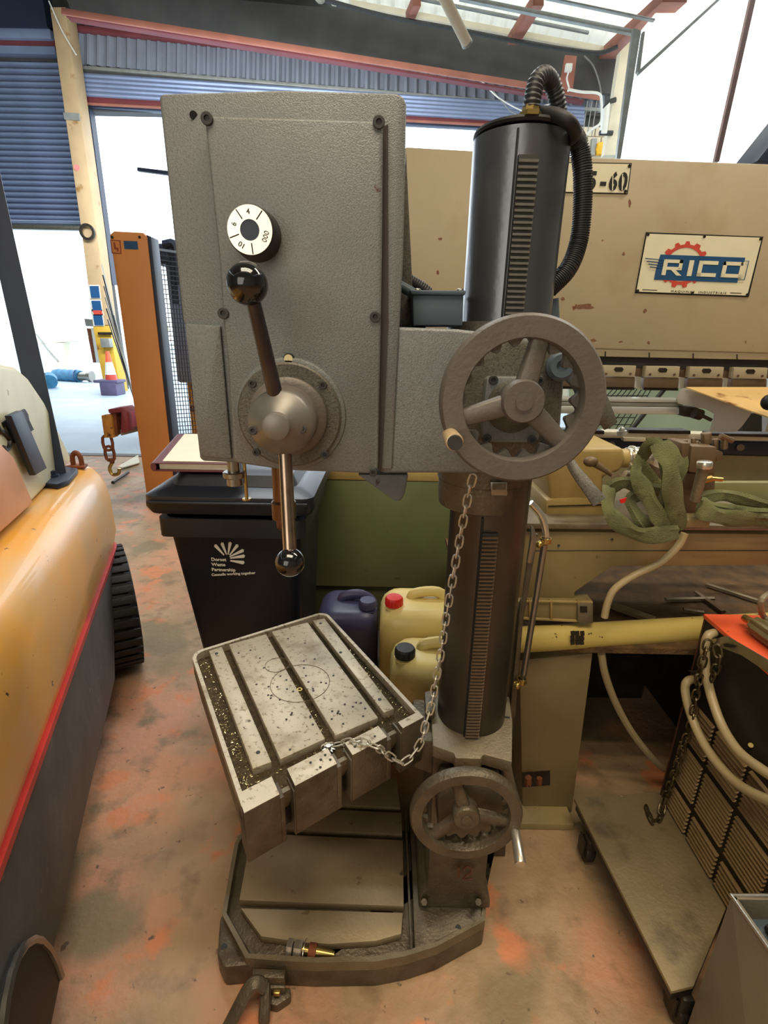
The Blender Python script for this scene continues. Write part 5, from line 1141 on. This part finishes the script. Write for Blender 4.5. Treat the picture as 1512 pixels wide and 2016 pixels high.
dtext('4', 92); dtext('6', 162); dtext('10', 237); dtext('000', -20)
# ---- feed hub and levers
fc0 = V(572, 817, HY - .02)
def HB(y): return Vector((fc0.x, y, fc0.z))
part('hub_boss', MB().lathe([(.092, 0), (.090, .006), (.086, .008)], HB(HY - .018), (0, -1, 0), 64), HAM, dp)
fl_ = part('hub_flange', MB().ring([(.040, 0), (.084, 0), (.084, .008), (.081, .011), (.060, .011), (.040, .011)], HB(HY - .022), (0, -1, 0), 64), HAMD, dp)
for q in ((497, 755), (636, 758), (505, 890), (640, 895)):
    p = PL(q[0], q[1], (0, HY - .033, 0), (0, 1, 0)); mb = MB(); screw(mb, p, .0065, h=.003); part('cap_screw', mb, DARKG, fl_)
part('hub_disc', MB().lathe([(.062, 0), (.062, .014), (.058, .018), (.05, .020), (.04, .05)], HB(HY - .030), (0, -1, 0), 64), WHEEL, dp)
hub = part('feed_hub', MB().lathe([(.040, .0), (.046, .004), (.049, .010), (.049, .040), (.046, .046), (.022, .062), (.0195, .064), (.0195, .078), (.017, .0795), (.001, .080)], HB(HY - .062), (0, -1, 0), 64), mat('turned_hub_grey', (128, 124, 116), .42, .5, .08, 10), dp, 'turned steel feed hub')
for q in ((498, 848), (595, 845)):
    p = PL(q[0], q[1], (0, HY - .062 - .052, 0), (0, 1, 0)); p.y += .001; mb = MB(); screw(mb, p, .0065, axis=(0, -1, .2), h=.003); part('socket_screw', mb, DARKG, hub)
hy = HY - .062 - .028
hcl = Vector((fc0.x, hy, fc0.z))
l0, l1 = V(541, 775, hy - .01), V(498, 590, hy - .05)
part('upper_lever', MB().cyl(hcl + (l0 - hcl)*.6, l1, .0115, .0095, 20), mat('dark_lever_steel', (74, 68, 70), .3, .7, .3, 20), dp)
part('upper_knob', MB().sphere(V(487, 559, hy - .055), .0265, n=40), BLK, dp, 'black ball knob')
m0, m1 = V(563, 905, hy - .005), V(571, 1090, hy - .05)
part('lower_lever', MB().cyl(hcl + (m0 - hcl)*.6, m1, .0105, .0105, 20), BRONZEROD, dp)
part('lower_knob', MB().sphere(V(571, 1107, hy - .055), .0225, n=40), BLK, dp, 'black ball knob')
sgm = V(569, 705, HY - .02)
part('sight_glass', MB().lathe([(.0085, 0), (.0085, .004)], sgm + Vector((0, 0, -.001)), (0, -1, 0), 20).box(sgm + Vector((0, -.002, -.008)), (.017, .004, .014)), BLKM, dp)
part('sight_lens', MB().cyl(sgm + Vector((0, -.004, -.001)), sgm + Vector((0, -.006, -.001)), .0068, n=20), mat('pale_lens', (230, 216, 170), .2), dp)
# ---- spindle and depth stop under the head
sp = V(556, 940, HY + .10)
part('spindle', MB().lathe([(.022, 0), (.024, .002), (.024, .035), (.020, .04), (.020, .12)], (sp.x, sp.y, sp.z - .085), (0, 0, 1), 32), BROWN, dp, 'brown spindle nose')
part('spindle_tip', MB().lathe([(.012, 0), (.016, .004), (.016, .03)], (sp.x, sp.y, sp.z - .108), (0, 0, 1), 24), RUSTM, dp)
ds = V(461, 936, HY + .05)
part('depth_stop', MB().cyl((ds.x, ds.y, ds.z), (ds.x, ds.y, ds.z + .06), .011, n=20).lathe([(.018, 0), (.020, .002), (.020, .010), (.018, .012)], (ds.x, ds.y, ds.z - .004), (0, 0, 1), 32).cyl((ds.x, ds.y, ds.z - .018), (ds.x, ds.y, ds.z - .004), .014, n=20), STEEL, dp)
rb_ = V(486, 984, HY + .06)
part('stop_rod', MB().cyl(rb_, rb_ + Vector((0, 0, .08)), .0032, n=10).cyl(rb_, rb_ + Vector((0, 0, .003)), .0085, n=16), BRASS, dp, 'thin brass stop rod')
# ---- handwheels
def handwheel(nm, c, axis, R, spoke0, m, lab, rimw=.030):
    a = vec(axis).normalized(); zz = Vector((0, 0, 1)); x = (zz.cross(a)).normalized()*-1; x = x if x.x > 0 else -x; y = (zz - a*zz.dot(a)).normalized(); c = vec(c)
    r0 = R - rimw
    whl = part(nm, MB().ring([(r0, -.004), (R - .003, -.004), (R, 0), (R, .018), (R - .004, .024), (r0 - .002, .024), (r0 - .004, .020), (r0 - .004, 0)][::1], c - a*.012, a, 72), m, dp, lab, angle=40)
    # scalloped grip ring behind the face
    fx = frame(a)
    def wob(k, t, r): return r - (.013*(.5 + .5*math.cos(t*18)) if k in (0, 3) else 0)
    part('scalloped_rim', MB().ring([(r0 - .002, 0), (r0 + .01, 0), (r0 + .01, .013), (r0 - .002, .013)], c - a*.022, a, 216, wob=wob), m, whl, angle=50)
    part('wheel_hub', MB().lathe([(.024, -.03), (.030, -.02), (.032, 0), (.031, .012), (.029, .015), (.0125, .015), (.0125, .018), (.001, .0182)], c, a, 40), m, whl)
    for k in range(3):
        t = math.radians(spoke0 + 120*k); d = x*math.cos(t) + y*math.sin(t); s_ = a.cross(d)
        p0, p1 = c + d*.022 - a*.004, c + d*(r0 + .006) - a*.006
        part('spoke', MB().loft([[p + s_*ww*u_ + a*hh*v_ for u_, v_ in ((-1, -.7), (-.7, -1), (.7, -1), (1, -.7), (1, .6), (.75, 1), (-.75, 1), (-1, .6))] for p, ww, hh in ((p0, .0155, .010), (p1, .0125, .009))]), m, whl, angle=50)
    return whl
uw = V(1027, 789, .76); R_u = (V(1189, 789, .76) - V(865, 789, .76)).length/2
wh1 = handwheel('upper_handwheel', uw, (0, -1, 0), R_u, 78, WHEEL, 'upper three spoked handwheel')
part('wheel_shaft', MB().cyl(uw, uw + Vector((0, .09, 0)), .016, n=20), HAMD, wh1)
hg = V(887, 858, .75)
part('handle_grip', MB().cyl(hg + Vector((0, .01, 0)), hg + Vector((0, -.05, 0)), .0115, .0125, 24, .002), mat('ivory_handle', (196, 172, 134), .35, .1), wh1, 'pale handle')
part('handle_ferrule', MB().cyl(hg + Vector((0, -.05, 0)), hg + Vector((0, -.056, 0)), .0105, n=24), DARKG, wh1)
# clamp levers behind the wheel
part('clamp_lever', MB().tube([V(1120, 905, .90), V(1135, 930, .88), V(1160, 962, .86), V(1180, 988, .85)], [.008, .014], 10, smooth=4, flat=(.55, 1), up=(0, 1, 0)), HAMD, dp, 'long clamp lever')
part('clamp_lever', MB().tube([V(1150, 745, .90), V(1172, 775, .89), V(1190, 815, .88), V(1202, 838, .88)], [.018, .013], 10, smooth=4, flat=(.5, 1), up=(0, 1, 0)), HAMD, dp)
part('clamp_knob', MB().lathe([(.020, 0), (.024, .004), (.024, .02), (.018, .026), (.009, .026), (.009, .02), (.001, .02)], V(1100, 722, HY), (-.1, -1, .1), 32), BOXG, dp)
part('clamp_knob_arm', MB().tube([V(1112, 735, HY - .02), V(1128, 748, HY - .01), V(1142, 770, HY), V(1138, 790, HY)], .009, 10, smooth=4), BOXG, dp)
part('lower_clamp_screw', MB().lathe([(.018, 0), (.02, .004), (.02, .02), (.008, .02), (.001, .016)], V(1080, 878, HY), (0, -1, 0), 28), DARKG, dp)
# ---- knee around column foot
kz = .675
kn = Zs([(862, 1366), (848, 1392), (852, 1468), (893, 1482), (897, 1492), (946, 1494), (952, 1484), (1008, 1500), (1009, 1420), (1003, 1372), (930, 1330)], kz)
part('knee_plate', MB().prism(kn, (0, 0, -.035), .003), CASTL, dp, 'pale top plate of the knee')
part('knee_cut', MB().prism(Zs([(976, 1408), (1004, 1411), (1004, 1414), (976, 1411)], kz + .001), (0, 0, -.003)), BLKM, dp)
kx0, kx1 = .135, .325
part('knee_body', MB().box2((kx0, 1.02, .50), (kx1, 1.25, kz - .03), .01), CAST, dp)
part('knee_gearcase', MB().prism([(.155, .955, .60), (.300, .955, .60), (.315, .955, .56), (.31, .955, .46), (.15, .955, .46), (.145, .955, .56)], (0, .07, 0), .006), CAST, dp)
part('knee_ledge', MB().prism(Zs([(880, 1500), (957, 1502), (960, 1524), (952, 1533), (884, 1531), (888, 1518)], .60), (0, 0, -.03), .004), CASTL, dp)
part('knee_boss', MB().sphere(Z(993, 1500, .61), .016, (1, 1, .9)).cyl(Z(993, 1500, .61), Z(1003, 1560, .50), .016, .018), CASTL, dp)
part('pedestal', MB().prism([(.118, 1.00, bz), (.322, 1.00, bz), (.318, 1.00, .14), (.302, 1.01, .16), (.305, 1.02, .50), (.140, 1.02, .50), (.142, 1.01, .16), (.122, 1.00, .14)], (0, .24, 0), .006), CAST, dp)
for x in (835, 942):
    mb = MB(); mb.cyl(Z(x, 1776, .125), Z(x, 1776, .145), .009, n=6); part('foot_bolt', mb, CAST, dp)
for (x0, x1, y0, y1) in ((900, 906, 1700, 1728), (906, 922, 1722, 1728), (916, 922, 1700, 1728)): pass
part('cast_number', MB().tube(Vs([(903, 1706), (903, 1728)], .999), .003, 6).tube(Vs([(912, 1712), (920, 1706), (928, 1710), (926, 1718), (912, 1730), (930, 1730)], .999), .0028, 6, smooth=3), mat('worn_red_paint', (110, 66, 44), .6), dp)
# lower wheel
lw = V(917, 1603, .90); R_l = (V(1027, 1603, .90) - V(806, 1603, .90)).length/2
wh2 = handwheel('lower_handwheel', lw, (0, -1, 0.0), R_l, 106, CAST, 'lower oily handwheel', .026)
part('wheel_shaft', MB().cyl(lw, lw + Vector((0, .10, 0)), .015, n=20), CAST, wh2)
lh = V(1013, 1628, .90)
part('handle_grip', MB().cyl(lh + Vector((0, .004, 0)), V(1025, 1703, .90 - .082) , .0105, .0125, 24, .003), CHROME, wh2, 'polished handle')
# arm from knee to table
part('table_arm', MB().prism([(.09, 1.03, .66), (.16, 1.03, .66), (.16, 1.03, .54), (.09, 1.03, .57)], (0, .16, 0), .008).prism(Zs([(836, 1362), (852, 1357), (856, 1400), (838, 1402)], .70), (0, 0, -.03), .003), CAST, dp)
# ---- table
zt = .75
TA, TB, TC, TD = Z(480, 1602, zt), Z(835, 1412, zt), Z(640, 1203, zt), Z(375, 1285, zt)
def T(u, v, z=zt):
    p = TA*(1-u)*(1-v) + TB*u*(1-v) + TC*u*v + TD*(1-u)*v; return Vector((p.x, p.y, z))
def rc(u0, u1, v0, v1, z, r, n=5, front_r=None):
    out = []; ru, rv = r/.46, r/.59
    for k_, (cu, cv, a0_) in enumerate(((u1, v1, 0), (u0, v1, PI/2), (u0, v0, PI), (u1, v0, 1.5*PI))):
        rr_u, rr_v = (ru, rv) if (k_ < 2 or front_r is None) else (front_r/.46, front_r/.59)
        ccu = cu - rr_u if cu == u1 else cu + rr_u; ccv = cv - rr_v if cv == v1 else cv + rr_v
        for k in range(n): t = a0_ + k/(n-1)*PI/2; out.append(T(ccu + rr_u*math.cos(t), ccv + rr_v*math.sin(t), z))
    return out
fz_ = .728                                            # channel floor
tb_ = part('table', MB().loft([rc(0.02, .98, .10, 1-.02, .615, .03), rc(0, 1, .03, 1, .70, .035, front_r=.004), rc(0, 1, .03, 1, fz_, .035, front_r=.004)]), CASTL, dp, 'machined table with drip channel and slots', angle=50)
# raised rim: left, back, right walls
mb = MB()
outer = rc(0, 1, .06, 1, zt, .035); inner = rc(.022, .978, .06, .982, zt, .028)
# order of corners: (u1,v1) (u0,v1) (u0,v0) (u1,v0): use the three sides away from the front
idx = list(range(15, 20)) + list(range(0, 10)) + list(range(10, 15))
idx = [i for i in idx]
oo = [T(1, .03)] + outer[0:10] + [T(0, .03)]; ii = [T(.978, .03)] + inner[0:10] + [T(.022, .03)]
for a in range(len(oo) - 1): mb.prism([oo[a], oo[a+1], ii[a+1], ii[a]], (0, 0, -.03))
part('table_rim', mb, MACH, tb_, angle=30)
# front bar with three tee slots
def edge_uv(u, v, z=zt): return T(u, v, z)
fr = [(0.0, .165, .085), (.238, .46, .085), (.545, .755, .07), (.855, 1.0, .04)]
zb_ = [.615, .612, .608, .63]
for (u0, u1, vv), zz_ in zip(fr, (.618, .618, .618, .618)):
    part('front_block', MB().prism([T(u0, 0), T(u1, 0), T(u1, vv), T(u0, vv)], (0, 0, -(zt - zz_)), .0015), CAST, tb_)
    part('front_land', MB().prism([T(u0 + .002, .001, zt + .0005), T(u1 - .002, .001, zt + .0005), T(u1 - .002, vv, zt + .0005), T(u0 + .002, vv, zt + .0005)], (0, 0, -.004)), MACH, tb_)
for (u0, u1) in ((.165, .238), (.46, .545), (.755, .855)):
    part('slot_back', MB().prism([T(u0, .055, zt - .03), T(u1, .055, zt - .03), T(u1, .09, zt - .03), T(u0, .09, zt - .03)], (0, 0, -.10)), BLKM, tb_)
    w_ = (u1 - u0)
    part('slot_lip', MB().prism([T(u0, 0, zt - .012), T(u0 + w_*.28, 0, zt - .012), T(u0 + w_*.28, .07, zt - .012), T(u0, .07, zt - .012)], (0, 0, -.12), .001).prism([T(u1 - w_*.12, 0, zt - .012), T(u1, 0, zt - .012), T(u1, .07, zt - .012), T(u1 - w_*.12, .07, zt - .012)], (0, 0, -.12), .001), CAST, tb_)
part('channel_floor', MB().prism([T(.02, .05, fz_ + .001), T(.98, .05, fz_ + .001), T(.98, .975, fz_ + .001), T(.02, .975, fz_ + .001)], (0, 0, -.003)), SWARF, tb_, 'swarf lined drip channel')
for k, q in enumerate((((.112, .974), (.199, .974), (.190, .150), (.100, .160)), ((.247, .974), (.508, .962), (.475, .136), (.232, .143)), ((.553, .968), (.824, .950), (.786, .112), (.530, .128)), ((.866, .952), (.956, .936), (.898, .118), (.832, .122)))):
    part('table_land', MB().prism([T(u, v, zt - .002) for u, v in q][::-1], (0, 0, -.022), .0018), MACH, tb_)
def lane(nm, u0, u1, v0, v1): pass
hole_m = BLKM
random.seed(11)
for (u, v) in ((.15, .93), (.15, .22), (.90, .90), (.87, .60), (.865, .20)):
    part('bolt_hole', MB().cyl(T(u, v, zt - .0021), T(u, v, zt - .0012), .0048, n=14), hole_m, tb_)
dimple = None
for k in range(64):
    if k < 36: u, v = random.gauss(.47, .10), random.gauss(.50, .14)
    elif k < 54: u, v = random.gauss(.58, .16), random.gauss(.20, .04)
    else: u, v = random.uniform(.26, .75), random.uniform(.2, .9)
    if not (.15 < v < .94) or not ((.26 < u < .47) or (.56 < u < .78)): continue
    if dimple is None: dimple = part('drill_mark', MB().cyl(T(u, v, zt - .0021), T(u, v, zt - .0012), .0030, n=10), DIRTY, tb_); du = T(u, v)
    else:
        o_ = inst('drill_mark', dimple, tb_, T(u, v) - du)
for (u, v) in ((.52, .035), (.58, .03), (.60, .05), (.66, .02), (.44, .03), (.40, .05), (.38, .02), (.35, .06), (.43, .06), (.7, .03)):
    inst('drill_mark', dimple, tb_, T(u, v, zt + .0028) - du)
for (cu, cv, r_) in ((.525, .50, .078), (.46, .68, .033)):
    cpt = T(cu, cv, zt - .0012); part('scribed_ring', MB().tube([cpt + Vector((r_*math.cos(t*PI/24), r_*math.sin(t*PI/24), 0)) for t in range(48)], .0007, 4, closed=True), CASTL, tb_)
part('slot_ring', MB().ring([(.004, 0), (.0075, 0), (.0075, .004), (.004, .004)], T(.50, .46, zt - .006), (0, 0, 1), 20), BRASS, tb_)
# swarf curls as loose stuff in the channel
mb = MB(); random.seed(5)
for k in range(420):
    s_ = random.random()
    if s_ < .38: u, v = random.uniform(.03, .095), random.uniform(.08, .93)
    elif s_ < .6: u, v = random.uniform(.92, .97), random.uniform(.08, .93)
    elif s_ < .78: u, v = random.uniform(.05, .9), random.uniform(.10, .125)
    else: u, v = random.gauss(.495, .012), random.uniform(.14, .6)
    p = T(u, v, fz_ + .002 + random.uniform(0, .002)); a = random.uniform(0, PI); L_ = random.uniform(.001, .0035)
    d = Vector((math.cos(a), math.sin(a), random.uniform(-.3, .5)))*L_
    s2 = Vector((-d.y, d.x, .0002))*.35
    mb.prism([p - d, p + s2, p + d, p - s2], (0, 0, .0007))
part('swarf', mb, mat('bright_swarf', (214, 196, 140), .3, .7), tb_, kind='stuff')
# lower part of the table casting and the coolant drain hook
part('drain_lip', MB().tube([T(.02, .105, fz_), T(.045, .10, fz_ + .006), T(.075, .105, fz_)], .005, 8, smooth=4), CASTL, tb_)
# ---- side bracket and swing pipe right of the column
sbk = thing('pipe_bracket', 'dark upright bracket with silver pipes standing right of the drill column', 'bracket', (0.37, 1.22, 0))
SY = 1.20
part('flat_bar', MB().prism([V(1046, 1052, SY), V(1060, 1052, SY), V(1030, 1225, SY), (V(1015, 1410, SY).x, SY, V(1015, 1410, SY).z), V(1000, 1440, SY), V(1022, 1225, SY)], (0, .012, 0), .002), CAST, sbk)
part('gusset', MB().prism(Vs([(1010, 1225), (1026, 1180), (1016, 1330), (1008, 1440), (984, 1400), (988, 1300)], SY + .02), (0, .01, 0), .002), CAST, sbk)
part('floor_foot', MB().prism([V(1000, 1400, SY + .03), V(1012, 1400, SY + .03), (V(1012, 1400, SY+.03).x + .03, SY + .03, 0), (V(1000, 1400, SY+.03).x, SY + .03, 0)], (0, .02, 0), .002), CAST, sbk)
part('straight_pipe', MB().cyl(V(1072, 1070, SY), V(1028, 1345, SY), .0085, n=16), STEEL, sbk, 'silver pipe')
part('bent_pipe', MB().tube(Vs([(1044, 990), (1062, 1010), (1072, 1035), (1076, 1066)], SY - .005), .009, 12, smooth=6), CHROME, sbk)
part('pipe_clip', MB().cyl(V(1056, 1072, SY - .012), V(1080, 1066, SY - .012), .008).ring([(.011, 0), (.014, 0), (.014, .012), (.011, .012)], V(1074, 1068, SY - .01), (0, 0, 1), 20).sphere(V(1062, 1072, SY - .02), .009), BRASS, sbk)
part('pipe_clip', MB().cyl(V(1012, 1346, SY - .012), V(1032, 1344, SY - .012), .008).ring([(.011, 0), (.014, 0), (.014, .012), (.011, .012)], V(1027, 1343, SY - .01), (0, 0, 1), 20).sphere(V(1018, 1350, SY - .02), .010), BRASS, sbk)
part('wedge_clip', MB().prism(Vs([(1046, 1036), (1052, 1040), (1058, 1060), (1048, 1110), (1038, 1108), (1046, 1060)], SY - .02), (0, .012, 0), .001), STEEL, sbk)
# ---- chuck key chain
chn = thing('chuck_key_chain', 'bright steel chain hanging from the head down across the table corner', 'chain', V(905, 1060, .97))
pts = [V(932, 936, .985), V(925, 962, .99), V(917, 1000, .995), V(905, 1062, .995), V(893, 1130, .99), V(880, 1205, .985), V(868, 1285, .98), V(858, 1340, .975), V(850, 1385, .97), V(838, 1425, .955), V(826, 1465, .945), V(795, 1500, .93), V(762, 1485, .925), Z(740, 1470, zt + .006), Z(705, 1458, zt + .006), Z(675, 1463, fz_ + .012), T(.47, .115, fz_ + .008)]
chain_along(pts, 'link', chn, mat('bright_chain', (196, 190, 172), .35, .6, .1, 20), .030, .0155, .0021, .0228)
part('chuck_key', MB().cyl(T(.475, .105, fz_ + .003), T(.475, .105, fz_ + .016), .006, n=12).lathe([(.013, .004), (.013, .010)], T(.475, .105, fz_), (0, 0, 1), 44, wob=lambda k, t, r: r*(1 + .3*math.cos(t*11))), STEEL, chn)
# ---- bolt set lying on the base
bs = thing('spindle_bolt', 'steel bolt with nuts, washer and brass tapered end lying on the drill base', 'bolt', Z(600, 1866, bz - .01))
bzz = ft + .023
B0, B1 = Z(566, 1864, bzz), Z(658, 1880, bzz - .004); bd = (B1 - B0).normalized()
Lb = (B1 - B0).length
def BP(f): return B0.lerp(B1, f)
part('hex_head', MB().cyl(BP(0), BP(.12), .022, n=6, rd=.001), CHROME, bs)
part('hex_nut', MB().cyl(BP(.15), BP(.32), .021, n=6, rd=.001), CHROME, bs)
part('washer', MB().cyl(BP(.36), BP(.375), .0235, n=28), CHROME, bs)
part('thread', MB().cyl(BP(.30), BP(.48), .010, n=16), BRASS, bs)
part('rusty_sleeve', MB().cyl(BP(.46), BP(.62), .018, n=24, rd=.001), RUSTM, bs)
part('taper', MB().cyl(BP(.62), BP(1.0), .0125, .008, 24), BRASS, bs, 'brass tapered end')
